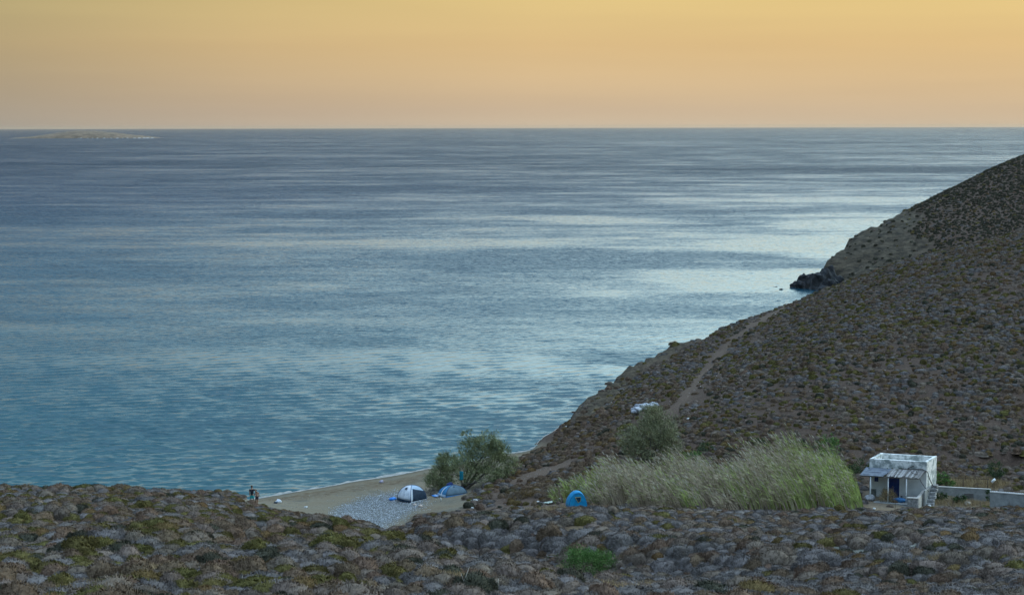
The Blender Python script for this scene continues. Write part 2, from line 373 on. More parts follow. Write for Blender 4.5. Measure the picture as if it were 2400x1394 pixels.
# relief
land = np.clip((gz + 0.2) / 2.0, 0, 1)
soft = np.where(Z['sand'], 0.12, 1.0)
rel = fbm(gx / 9, gy / 9, 31, 4) * 0.55 + fbm(gx / 2.2, gy / 2.2, 77, 3) * 0.14
rocky = np.maximum(np.where(Z['cliff'], 1.0, 0), np.where(Z['head'], 1.4, 0))
strata = np.abs(((gz * 1.3 + gx * 0.12 + fbm(gx / 5, gy / 5, 3, 3) * 1.5) % 1.0) - 0.5)
gz = gz + rel * land * soft + rocky * (fbm(gx / 2.4, gy / 2.4, 41, 5) * 0.9 + strata * 0.6) * land
# eroded lip in front of the gravel terrace, lower right
gz = gz - 0.0
# ravine scarp behind the hut
dsc = ((Z['U'] - 2360) / 75) ** 2 + ((Z['V'] - 1075) / 9) ** 2
gz = gz - 1.5 * np.clip(1.2 - dsc, 0, 1) * ((gy > 155) & (gy < 172))
def H(x, y):
    x = np.asarray(x, float); y = np.asarray(y, float)
    a = (np.arctan(x / y) + 0.46) / 0.92 * (NA - 1); b = (np.log(y) - LD[0]) / (LD[-1] - LD[0]) * (ND - 1)
    a = np.clip(a, 0, NA - 1.001); b = np.clip(b, 0, ND - 1.001); ia = a.astype(int); ib = b.astype(int); fa = a - ia; fb = b - ib
    return (gz[ib, ia] * (1 - fa) + gz[ib, ia + 1] * fa) * (1 - fb) + (gz[ib + 1, ia] * (1 - fa) + gz[ib + 1, ia + 1] * fa) * fb
def hit(u, v, dmin=50, dmax=680):
    """where the line of sight through (u, v) first meets the ground or the sea"""
    d = ray(u, v); Ds = np.exp(np.linspace(math.log(dmin), math.log(dmax), 4000)); t = Ds / d[1]
    h = np.maximum(H(d[0] * t, Ds), 0.0); zz = CAM_Z + d[2] * t
    k = np.argmax(zz < h) if (zz < h).any() else len(Ds) - 1
    return Vector((d[0] * t[k], Ds[k], h[k]))
def ground(x, y): return float(H(x, y))
idx = np.arange(NA * ND).reshape(ND, NA)
quads = np.stack([idx[:-1, :-1], idx[:-1, 1:], idx[1:, 1:], idx[1:, :-1]], -1).reshape(-1, 4)
me = np_mesh('terrain', np.stack([gx, gy, gz], -1).reshape(-1, 3), quads, smooth=True)
for k in ('sand', 'gravel', 'path', 'cliff', 'head', 'dry', 'terr', 'yard'):
    a = Z[k].astype(float)
    for _ in range(2): a[1:-1, 1:-1] = (a[1:-1, 1:-1] * 2 + a[:-2, 1:-1] + a[2:, 1:-1] + a[1:-1, :-2] + a[1:-1, 2:]) / 6
    fattr(me, 'm_' + k, a)

def terrain_mat():
    m, t, b = mat_new('scrubland soil'); b.inputs['Roughness'].default_value = 0.95; b.inputs['Specular IOR Level'].default_value = 0.15
    g = N(t, 'ShaderNodeNewGeometry').outputs['Position']
    def noise(sc, det=5, rough=0.6, mapping=None):
        nz = N(t, 'ShaderNodeTexNoise'); nz.inputs['Scale'].default_value = sc; nz.inputs['Detail'].default_value = det; nz.inputs['Roughness'].default_value = rough
        if mapping:
            mp = N(t, 'ShaderNodeMapping'); mp.inputs['Scale'].default_value = mapping; t.links.new(g, mp.inputs[0]); t.links.new(mp.outputs[0], nz.inputs[0])
        else: t.links.new(g, nz.inputs[0])
        return nz.outputs[0]
    def mix(f, a, bb):
        mx = N(t, 'ShaderNodeMix', data_type='RGBA'); t.links.new(f, mx.inputs[0]); t.links.new(a, mx.inputs[6]); t.links.new(bb, mx.inputs[7]); return mx.outputs[2]
    def at_(nm): return N(t, 'ShaderNodeAttribute', attribute_name='m_' + nm).outputs['Fac']
    def rr(src, stops):
        r_ = ramp(t, stops); t.links.new(src, r_.inputs[0]); return r_.outputs[0]
    n1 = noise(0.35, 8); n2 = noise(4.0, 6, 0.7); n3 = noise(14.0, 3, 0.7)
    soil = rr(n2, [(0.3, (0.040, 0.028, 0.021)), (0.52, (0.075, 0.050, 0.037)), (0.72, (0.13, 0.092, 0.068))])
    sand = rr(n1, [(0.35, (0.12, 0.108, 0.078)), (0.5, (0.185, 0.152, 0.098)), (0.65, (0.165, 0.122, 0.072))])
    sand2 = mix(math_(t, 'MULTIPLY', n3, 0.5), sand, rr(n2, [(0.35, (0.10, 0.098, 0.086)), (0.7, (0.27, 0.26, 0.225))]))
    grav = rr(n3, [(0.4, (0.07, 0.075, 0.07)), (0.6, (0.17, 0.175, 0.165))])
    path = rr(n2, [(0.3, (0.066, 0.044, 0.032)), (0.7, (0.145, 0.104, 0.078))])
    rock = rr(noise(0.8, 9, 0.75, (1, 1, 6)), [(0.36, (0.018, 0.016, 0.012)), (0.5, (0.062, 0.048, 0.031)), (0.64, (0.13, 0.103, 0.07))])
    headc = rr(noise(0.35, 10, 0.78, (1, 1, 5)), [(0.38, (0.012, 0.011, 0.008)), (0.47, (0.038, 0.031, 0.021)), (0.54, (0.066, 0.053, 0.035)), (0.64, (0.12, 0.098, 0.068))])
    dry = rr(n2, [(0.3, (0.085, 0.060, 0.036)), (0.7, (0.23, 0.17, 0.10))])
    terr = rr(n3, [(0.35, (0.08, 0.085, 0.07)), (0.62, (0.24, 0.24, 0.20))])
    c = mix(at_('dry'), soil, dry); c = mix(at_('terr'), c, terr); c = mix(at_('yard'), c, rr(n2, [(0.3, (0.11, 0.085, 0.06)), (0.7, (0.23, 0.185, 0.13))]))
    c = mix(at_('path'), c, path); c = mix(at_('cliff'), c, rock); c = mix(at_('head'), c, headc)
    c = mix(at_('sand'), c, sand2); c = mix(at_('gravel'), c, grav)
    # wrack and rusty grains thrown up along the beach
    spw = N(t, 'ShaderNodeSeparateXYZ'); t.links.new(g, spw.inputs[0])
    band = ramp(t, [(0.0, (0,) * 3), (0.25, (0,) * 3), (0.4, (1,) * 3), (0.62, (1,) * 3), (0.85, (0,) * 3)]); t.links.new(math_(t, 'ADD', spw.outputs['Z'], math_(t, 'MULTIPLY', math_(t, 'SUBTRACT', n1, 0.5), 0.5)), band.inputs[0])
    wk = math_(t, 'MULTIPLY', band.outputs[0], math_(t, 'MULTIPLY', rr(noise(2.2, 6, 0.75, (0.5, 1, 1)), [(0.42, (0,) * 3), (0.56, (1,) * 3)]), at_('sand')))
    wc_ = N(t, 'ShaderNodeRGB'); wc_.outputs[0].default_value = (0.075, 0.045, 0.022, 1); c = mix(math_(t, 'MULTIPLY', wk, 0.75), c, wc_.outputs[0])
    # wet sand just above the water
    sp = N(t, 'ShaderNodeSeparateXYZ'); t.links.new(g, sp.inputs[0])
    wet = N(t, 'ShaderNodeMapRange'); wet.inputs[1].default_value = 0.05; wet.inputs[2].default_value = 0.3; wet.inputs[3].default_value = 0.55; wet.inputs[4].default_value = 1.0
    t.links.new(sp.outputs['Z'], wet.inputs[0])
    vm = N(t, 'ShaderNodeMix', data_type='RGBA', blend_type='MULTIPLY'); vm.inputs[0].default_value = 1
    t.links.new(c, vm.inputs[6]); t.links.new(wet.outputs[0], vm.inputs[7])
    t.links.new(vm.outputs[2], b.inputs['Base Color'])
    bp = N(t, 'ShaderNodeBump'); bp.inputs['Strength'].default_value = 0.7; bp.inputs['Distance'].default_value = 0.12
    t.links.new(noise(3.0, 9, 0.7), bp.inputs['Height']); t.links.new(bp.outputs[0], b.inputs['Normal'])
    return m
ter = link('ground', me, terrain_mat()); tag(ter, kind='structure')

# ============================================================ the sea
def sea_mat():
    m, t, b = mat_new('sea water')
    b.inputs['IOR'].default_value = 1.33
    g = N(t, 'ShaderNodeNewGeometry').outputs['Position']
    def noise(scale, mp, det=3, rough=0.55, rot=0.0):
        q = N(t, 'ShaderNodeMapping'); q.inputs['Scale'].default_value = mp; q.inputs['Rotation'].default_value = (0, 0, rot)
        nz = N(t, 'ShaderNodeTexNoise'); nz.inputs['Scale'].default_value = scale; nz.inputs['Detail'].default_value = det; nz.inputs['Roughness'].default_value = rough
        t.links.new(g, q.inputs[0]); t.links.new(q.outputs[0], nz.inputs[0]); return nz.outputs[0]
    # gusts and slicks: patches of stronger and weaker chop
    p1 = noise(0.012, (1, 2.2, 1), 5, 0.6, 0.12); p2 = noise(0.0022, (1, 1.7, 1), 4, 0.6, -0.05); p3 = noise(0.05, (1, 2.5, 1), 3, 0.55, 0.1)
    pp = math_(t, 'ADD', math_(t, 'ADD', math_(t, 'MULTIPLY', p1, 0.45), math_(t, 'MULTIPLY', p2, 0.35)), math_(t, 'MULTIPLY', p3, 0.2))
    gust = N(t, 'ShaderNodeMapRange'); gust.inputs[1].default_value = 0.42; gust.inputs[2].default_value = 0.58; gust.inputs[3].default_value = 0.0; gust.inputs[4].default_value = 1.0
    t.links.new(math_(t, 'ADD', pp, math_(t, 'MULTIPLY', N(t, 'ShaderNodeAttribute', attribute_name='gust').outputs['Fac'], 0.17)), gust.inputs[0]); gu = gust.outputs[0]
    # facet slopes of the chop, taken from vector noise so that they keep their spread at every distance
    def vecn(scale, mp, det, rot=0.0):
        q = N(t, 'ShaderNodeMapping'); q.inputs['Scale'].default_value = mp; q.inputs['Rotation'].default_value = (0, 0, rot)
        nz = N(t, 'ShaderNodeTexNoise'); nz.inputs['Scale'].default_value = scale; nz.inputs['Detail'].default_value = det; nz.inputs['Roughness'].default_value = 0.6
        t.links.new(g, q.inputs[0]); t.links.new(q.outputs[0], nz.inputs[0])
        v = N(t, 'ShaderNodeVectorMath', operation='SUBTRACT'); t.links.new(nz.outputs['Color'], v.inputs[0]); v.inputs[1].default_value = (0.5, 0.5, 0.5); return v.outputs[0]
    def vop(op, a, b_=None, sc=None):
        v = N(t, 'ShaderNodeVectorMath', operation=op); t.links.new(a, v.inputs[0])
        if b_ is not None: t.links.new(b_, v.inputs[1])
        if sc is not None:
            if isinstance(sc, (int, float)): v.inputs['Scale'].default_value = sc
            else: t.links.new(sc, v.inputs['Scale'])
        return v.outputs[0]
    sl = vop('ADD', vop('SCALE', vecn(1.8, (0.36, 1.3, 1), 3, 0.10), sc=2.5), vop('ADD', vop('SCALE', vecn(0.8, (0.3, 1.5, 1), 2, 0.06), sc=1.1), vop('SCALE', vecn(0.09, (0.6, 1.2, 1), 3, -0.05), sc=0.7)))
    st = N(t, 'ShaderNodeMapRange'); st.inputs[3].default_value = 0.5; st.inputs[4].default_value = 1.6; t.links.new(gu, st.inputs[0])
    spz = N(t, 'ShaderNodeSeparateXYZ'); t.links.new(g, spz.inputs[0]); nr = N(t, 'ShaderNodeMapRange'); nr.inputs[1].default_value = 170; nr.inputs[2].default_value = 1500; nr.inputs[3].default_value = 0.40; nr.inputs[4].default_value = 3.4
    t.links.new(spz.outputs['Y'], nr.inputs[0]); sl = vop('SCALE', vop('SCALE', sl, sc=st.outputs[0]), sc=nr.outputs[0])
    fl = N(t, 'ShaderNodeVectorMath', operation='MULTIPLY'); t.links.new(sl, fl.inputs[0]); fl.inputs[1].default_value = (0.7, 1.0, 0.0)
    sxyz = N(t, 'ShaderNodeSeparateXYZ'); t.links.new(fl.outputs[0], sxyz.inputs[0])
    yy = math_(t, 'ADD', math_(t, 'MULTIPLY', math_(t, 'POWER', math_(t, 'ABSOLUTE', sxyz.outputs['Y']), 1.6), -1.7), math_(t, 'MULTIPLY', sxyz.outputs['Y'], 0.12))
    cxy = N(t, 'ShaderNodeCombineXYZ'); t.links.new(sxyz.outputs['X'], cxy.inputs[0]); t.links.new(yy, cxy.inputs[1]); fl = cxy
    nn_ = vop('NORMALIZE', vop('ADD', N(t, 'ShaderNodeNewGeometry').outputs['Normal'], fl.outputs[0])); t.links.new(nn_, b.inputs['Normal'])
    rg = N(t, 'ShaderNodeMapRange'); rg.inputs[3].default_value = 0.12; rg.inputs[4].default_value = 0.28; t.links.new(gu, rg.inputs[0]); t.links.new(rg.outputs[0], b.inputs['Roughness'])
    # body colour: turquoise over the shallow sand, deep blue farther out
    sp = N(t, 'ShaderNodeSeparateXYZ'); t.links.new(g, sp.inputs[0])
    rmp = ramp(t, [(0.0, (0.014, 0.078, 0.095)), (0.25, (0.010, 0.060, 0.088)), (1.0, (0.010, 0.038, 0.075))])
    dd = N(t, 'ShaderNodeMapRange'); dd.inputs[1].default_value = 170; dd.inputs[2].default_value = 900; t.links.new(sp.outputs['Y'], dd.inputs[0]); t.links.new(dd.outputs[0], rmp.inputs[0])
    # whitecaps
    wc = noise(0.25, (0.5, 1.5, 1), 6, 0.75); w2 = noise(0.03, (1, 1.4, 1), 2)
    wm = N(t, 'ShaderNodeMapRange'); wm.inputs[1].default_value = 0.75; wm.inputs[2].default_value = 0.78
    t.links.new(math_(t, 'ADD', wc, math_(t, 'MULTIPLY', math_(t, 'SUBTRACT', w2, 0.5), 0.25)), wm.inputs[0])
    mx = N(t, 'ShaderNodeMix', data_type='RGBA'); t.links.new(wm.outputs[0], mx.inputs[0]); t.links.new(rmp.outputs[0], mx.inputs[6]); mx.inputs[7].default_value = (0.6, 0.62, 0.62, 1)
    t.links.new(mx.outputs[2], b.inputs['Base Color'])
    return m
dens = np.linspace(-0.33, 0.33, 430); outer = np.linspace(0.36, 1.35, 16)
sa = np.concatenate([-outer[::-1], dens, outer])
inv = np.linspace(1 / 140.0, 1 / 1500.0, 620); Ds = np.concatenate([1 / inv, np.exp(np.linspace(math.log(1600), math.log(40000), 40))])
sx = np.tan(np.clip(sa, -1.35, 1.35))[None, :] * Ds[:, None]; sy = np.repeat(Ds[:, None], len(sa), 1); sx = np.clip(sx, -45000, 45000)
far = np.abs(sa)[None, :] > 0.35
sz = np.zeros_like(sx)
dyr = np.gradient(Ds)[:, None]; dxr = (Ds * 0.66 / 430)[:, None]
wr = np.random.default_rng(3)
for k in range(70):
    lam = math.exp(wr.uniform(math.log(0.8), math.log(3.6))); th = math.radians(90 + 7 + wr.normal() * 17)     # travelling mostly along Y
    amp = 0.017 * lam ** 0.2; kx, ky = math.cos(th) * 2 * math.pi / lam, math.sin(th) * 2 * math.pi / lam
    ly = 2 * math.pi / max(abs(ky), 1e-6); lx = 2 * math.pi / max(abs(kx), 1e-6)
    fade = np.clip((ly / (dyr * 2.6)) - 1, 0, 1) * np.clip((lx / (dxr * 2.6)) - 1, 0, 1)
    mod = 0.55 + 0.9 * vnoise(sx / (lam * 7) + k * 3.1, sy / (lam * 5), 100 + k)
    ph = sx * kx + sy * ky + wr.uniform(0, 6.28)
    s_ = np.sin(ph); sz += amp * fade * mod * (s_ + 0.22 * np.cos(2 * ph))
near = np.clip((Ds - 150) / 60, 0.25, 1)[:, None]
sz = np.where(far, 0, sz) * near
idx = np.arange(sx.size).reshape(sx.shape)
q = np.stack([idx[:-1, :-1], idx[:-1, 1:], idx[1:, 1:], idx[1:, :-1]], -1).reshape(-1, 4)
me = np_mesh('sea', np.stack([sx, sy, sz], -1).reshape(-1, 3), q, smooth=True)
# cat's paws and slicks of the day: patches of ruffled (+) and calmer (-) water
SU, SV = proj(sx, sy, np.zeros_like(sx)); gs = np.zeros_like(sx)
SUj = SU + fbm(sx / 40, sy / 60, 301, 3) * 90; SVj = SV + fbm(sx / 30, sy / 45, 302, 3) * (SV - 297) * 0.045
for cu, cv, ru, rv, am in ((1380, 605, 430, 11, 1.3), (1060, 627, 120, 7, 1.2), (880, 807, 120, 10, 1.1), (1380, 828, 180, 12, .8), (1330, 497, 120, 6, .9), (850, 505, 190, 8, .8), (1700, 525, 120, 5, .9), (2150, 398, 330, 5, .9),
                           (120, 500, 320, 20, .6), (1880, 621, 170, 7, 1.0), (1000, 722, 500, 13, .5), (850, 990, 380, 16, .6), (250, 1010, 300, 22, .5), (1000, 440, 500, 12, .5), (500, 900, 350, 14, .4), (300, 620, 300, 14, .4),
                           (1900, 575, 210, 22, -1.2), (1830, 655, 260, 20, -1.3), (2050, 520, 160, 12, -1.0), (1250, 862, 280, 26, -1.1), (1150, 940, 220, 18, -.7), (1450, 515, 300, 9, -.6), (1050, 570, 300, 10, -.5), (1450, 680, 200, 12, -.5), (900, 1080, 250, 18, -.5), (1900, 470, 250, 10, -.7)):
    gs += am * np.exp(-((SUj - cu) / ru) ** 2 - ((SVj - cv) / rv) ** 2)
fattr(me, 'gust', gs)
sea = link('sea', me, sea_mat()); tag(sea, kind='structure')

# surf line along the beach
def surf():
    pts = [(430, 1186), (540, 1177), (600, 1167), (700, 1150), (830, 1127), (1000, 1098), (1120, 1076), (1240, 1053), (1300, 1036), (1345, 1020)]
    P_ = []
    for (u0, v0), (u1, v1) in zip(pts[:-1], pts[1:]):
        for k in range(24): a = k / 24; P_.append((u0 + (u1 - u0) * a, v0 + (v1 - v0) * a))
    vs = []; rows = 5
    for i, (u, v) in enumerate(P_):
        # find the waterline of the ground near here
        d0 = at(u, v, z=0.0); x, y = d0[0], d0[1]
        ys = np.linspace(y - 9, y + 9, 120); hs_ = H(np.full(120, x), ys); k = np.argmax(hs_ < 0.06) if (hs_ < 0.06).any() else 60
        y0 = ys[k]
        w = 0.8 + 0.35 * math.sin(i * 0.13) + 0.4 * math.sin(i * 0.41 + 1) + 0.25 * math.sin(i * 0.97)
        w = max(w, 0.35)
        for r_ in range(rows):
            a = r_ / (rows - 1); yy = y0 - 0.35 + a * (w + 0.35)
            h = max(ground(x, yy) + 0.02, 0.03)
            vs.append((x, yy, h + 0.07 * math.sin(a * math.pi)))
    fs = []
    for i in range(len(P_) - 1):
        for r_ in range(rows - 1): a = i * rows + r_; fs.append((a, a + rows, a + rows + 1, a + 1))
    o = link('surf_foam', np_mesh('surf', np.array(vs), np.array(fs), True), simple('foam', (0.17, 0.175, 0.165), (0.38, 0.37, 0.34), 0.7, 1.6, 0.5, 9.0)); tag(o, kind='structure')
surf()

# far island
def island():
    nx, ny = 120, 40; D0 = 38 * F / 27.0
    a = at(15, 325, z=0.0); bb = at(328, 325, z=0.0); xs = np.linspace(a[0] - 20, bb[0] + 10, nx); ys = np.linspace(a[1] - 10, a[1] + 320, ny)
    X, Y = np.meshgrid(xs, ys); u = (X - a[0]) / (bb[0] - a[0])
    prof = np.interp(u, [-.05, 0, 0.12, 0.3, 0.42, 0.5, 0.62, 0.8, 0.93, 1.0, 1.05], [-3, 1.5, 6, 20, 27, 27, 23, 14, 5, 1, -3])
    w = (Y - ys[0]) / 330; cross = np.clip(np.sin(np.clip(w * 1.08, 0, 1) * math.pi), 0, 1) ** 0.55
    Zi = prof * cross + fbm(X / 22, Y / 22, 8, 4) * 2.6 * cross - 0.8
    idx = np.arange(nx * ny).reshape(ny, nx); q = np.stack([idx[:-1, :-1], idx[:-1, 1:], idx[1:, 1:], idx[1:, :-1]], -1).reshape(-1, 4)
    m = simple('island rock', (0.09, 0.07, 0.05), (0.24, 0.175, 0.12), 0.95, 0.05, 0.6, 0.08)
    o = link('island', np_mesh('island', np.stack([X, Y, Zi], -1).reshape(-1, 3), q, True), m); tag(o, kind='structure')
    mb = MB(); rr = random.Random(2)
    for k in range(16):
        x = a[0] + (bb[0] - a[0]) * (0.5 + 0.53 * k / 15 + rr.uniform(-.01, .01)); mb.blob((x, a[1] - 6, 0.1), (rr.uniform(2, 6), 4, rr.uniform(0.5, 1.3)), k, 0.3)
    o = mb.build('island_surf', simple('surf white', (0.8, 0.8, 0.8)), None, True); tag(o, kind='structure')
island()

# haze in the air
hz = MB(); hz.box((0, 20250, 19.5), (92000, 41500, 59.0))
hm = bpy.data.materials.new('haze'); hm.use_nodes = True; hm.node_tree.nodes.clear()
pv = N(hm.node_tree, 'ShaderNodeVolumePrincipled'); ho = N(hm.node_tree, 'ShaderNodeOutputMaterial'); hm.node_tree.links.new(pv.outputs[0], ho.inputs['Volume'])
pv.inputs['Color'].default_value = (0.90, 0.68, 0.48, 1); pv.inputs['Density'].default_value = 0.000016; pv.inputs['Anisotropy'].default_value = 0.3
hz = hz.build('haze', hm); tag(hz, kind='stuff')

# ============================================================ materials
def veg(name, c1, c2, objrand=0.22, rough=0.95, scale=6.0):
    return simple(name, c1, c2, rough, scale, objrand=objrand, spec=0.08, bump=0.6, bscale=16)
MAT = dict(
    grey=veg('grey thorny twigs', (0.125, 0.098, 0.078), (0.20, 0.16, 0.128)),
    blue=veg('blue grey twigs', (0.115, 0.102, 0.095), (0.19, 0.173, 0.165)),
    brown=veg('brown twigs', (0.115, 0.080, 0.054), (0.195, 0.138, 0.094)),
    olive=veg('olive green leaves', (0.085, 0.074, 0.026), (0.155, 0.132, 0.046)),
    rust=veg('ochre brown twigs', (0.11, 0.075, 0.034), (0.185, 0.125, 0.056)),
    dark=veg('dark olive grey twigs', (0.030, 0.032, 0.022), (0.085, 0.082, 0.058)),
    tam=simple('tamarisk leaves', (0.09, 0.11, 0.052), (0.31, 0.33, 0.165), 0.9, 1.2, island=0.35, spec=0.1),
    bark=simple('grey bark', (0.07, 0.06, 0.05), (0.17, 0.15, 0.13), 0.95, 8),
    green=simple('fresh green leaves', (0.045, 0.10, 0.025), (0.13, 0.25, 0.065), 0.8, 3, island=0.3, spec=0.15),
    dgreen=simple('dark green leaves', (0.018, 0.045, 0.016), (0.055, 0.105, 0.035), 0.8, 3, island=0.3, spec=0.15),
    straw=simple('dry reed', (0.18, 0.14, 0.095), (0.50, 0.41, 0.29), 0.9, 1.0, island=0.3, spec=0.1),
    reed=simple('green reed', (0.12, 0.155, 0.045), (0.40, 0.46, 0.14), 0.85, 0.8, island=0.3, spec=0.1),
    plume=simple('reed plume', (0.33, 0.29, 0.22), (0.5, 0.45, 0.36), 0.95, 2.0, island=0.2, spec=0.1),
    drygrass=simple('dry grass', (0.22, 0.16, 0.09), (0.48, 0.37, 0.21), 0.95, 2.0, island=0.3, spec=0.1),
)

# ============================================================ cushion shrubs
def shrub_mesh(name, mats, seed, r=0.55, h=0.42, tufts=1400, tl=0.065, rough=0.12, lobes=6):
    rr = np.random.default_rng(seed)
    L = []
    for k in range(lobes):
        a = rr.uniform(0, 2 * math.pi); d = 0 if k == 0 else rr.uniform(0.3, 0.85) * r
        L.append((math.cos(a) * d, math.sin(a) * d, (1.05 if k == 0 else rr.uniform(0.38, 0.62)) * r * 0.82, (0.95 if k == 0 else rr.uniform(0.5, 0.85)) * h))
    def surf_h(x, y):
        z = np.full(np.shape(x), -0.12)
        for lx, ly, lr, lh in L:
            q = 1 - ((x - lx) ** 2 + (y - ly) ** 2) / lr ** 2
            z = np.maximum(z, np.where(q > 0, lh * np.sqrt(np.maximum(q, 0)), -0.12))
        return z
    # core
    nu, nv = 26, 11; vs = []
    for j in range(nv + 1):
        rad = r * 1.35 * (j / nv) ** 0.7
        for i in range(nu):
            a = 2 * math.pi * i / nu; x, y = rad * math.cos(a), rad * math.sin(a)
            vs.append((x, y, float(surf_h(np.array(x), np.array(y))) * 0.95 - 0.01))
    fs = []
    for j in range(nv):
        for i in range(nu): a, b = j * nu + i, j * nu + (i + 1) % nu; fs.append((a, b, b + nu, a + nu))
    vs = np.array(vs); fs = np.array(fs)
    # tufts over the surface
    out_v = []; cnt = 0
    while cnt < tufts:
        k = rr.integers(0, len(L)); lx, ly, lr, lh = L[k]
        a = rr.uniform(0, 2 * math.pi); cz_ = rr.uniform(0.02, 1); s_ = math.sqrt(1 - cz_ * cz_)
        d = np.array([s_ * math.cos(a), s_ * math.sin(a), cz_]); p = np.array([lx + d[0] * lr, ly + d[1] * lr, d[2] * lh])
        inside = False
        for m_, (ax, ay, ar, ah) in enumerate(L):
            if m_ != k and ((p[0] - ax) / ar) ** 2 + ((p[1] - ay) / ar) ** 2 + (p[2] / ah) ** 2 < 0.9: inside = True
        if inside: continue
        nrm = np.array([d[0] / lr, d[1] / lr, d[2] / lh]); nrm /= np.linalg.norm(nrm)
        tan = rr.normal(0, 1, 3) + np.array([0, 0, 0.5]); tan -= nrm * tan.dot(nrm); tan /= np.linalg.norm(tan)
        dirv = tan + nrm * rr.uniform(0.25, 1.3); dirv /= np.linalg.norm(dirv); side = np.cross(dirv, nrm); side /= np.linalg.norm(side)
        l = tl * rr.uniform(0.6, 1.6); w = tl * rr.uniform(0.12, 0.24); b0 = p - nrm * 0.012
        out_v += [b0 - side * w, b0 + side * w, b0 + dirv * l + side * w * 0.4, b0 + dirv * l - side * w * 0.4]; cnt += 1
    o = len(vs); tv = np.array(out_v); tf = np.arange(len(tv)).reshape(-1, 4) + o
    me = np_mesh(name, np.concatenate([vs, tv]), np.concatenate([fs, tf]), midx=np.zeros(len(fs) + len(tf)))
    me.polygons.foreach_set('use_smooth', np.arange(len(fs) + len(tf)) < len(fs))
    for m_ in mats: me.materials.append(m_)
    return me
KINDS = ['grey', 'grey', 'grey', 'blue', 'blue', 'brown', 'brown', 'olive', 'olive', 'rust', 'grey', 'olive', 'dark']
PROTO = []
for i, k in enumerate(KINDS):
    rr = random.Random(i * 7 + 1)
    PROTO.append(shrub_mesh('cushion_shrub_' + k, [MAT[k]], 50 + i, r=rr.uniform(0.5, 0.62), h=rr.uniform(0.36, 0.47), lobes=rr.choice([5, 6, 8]),
                            tl=0.062 if k in ('grey', 'blue') else 0.070))
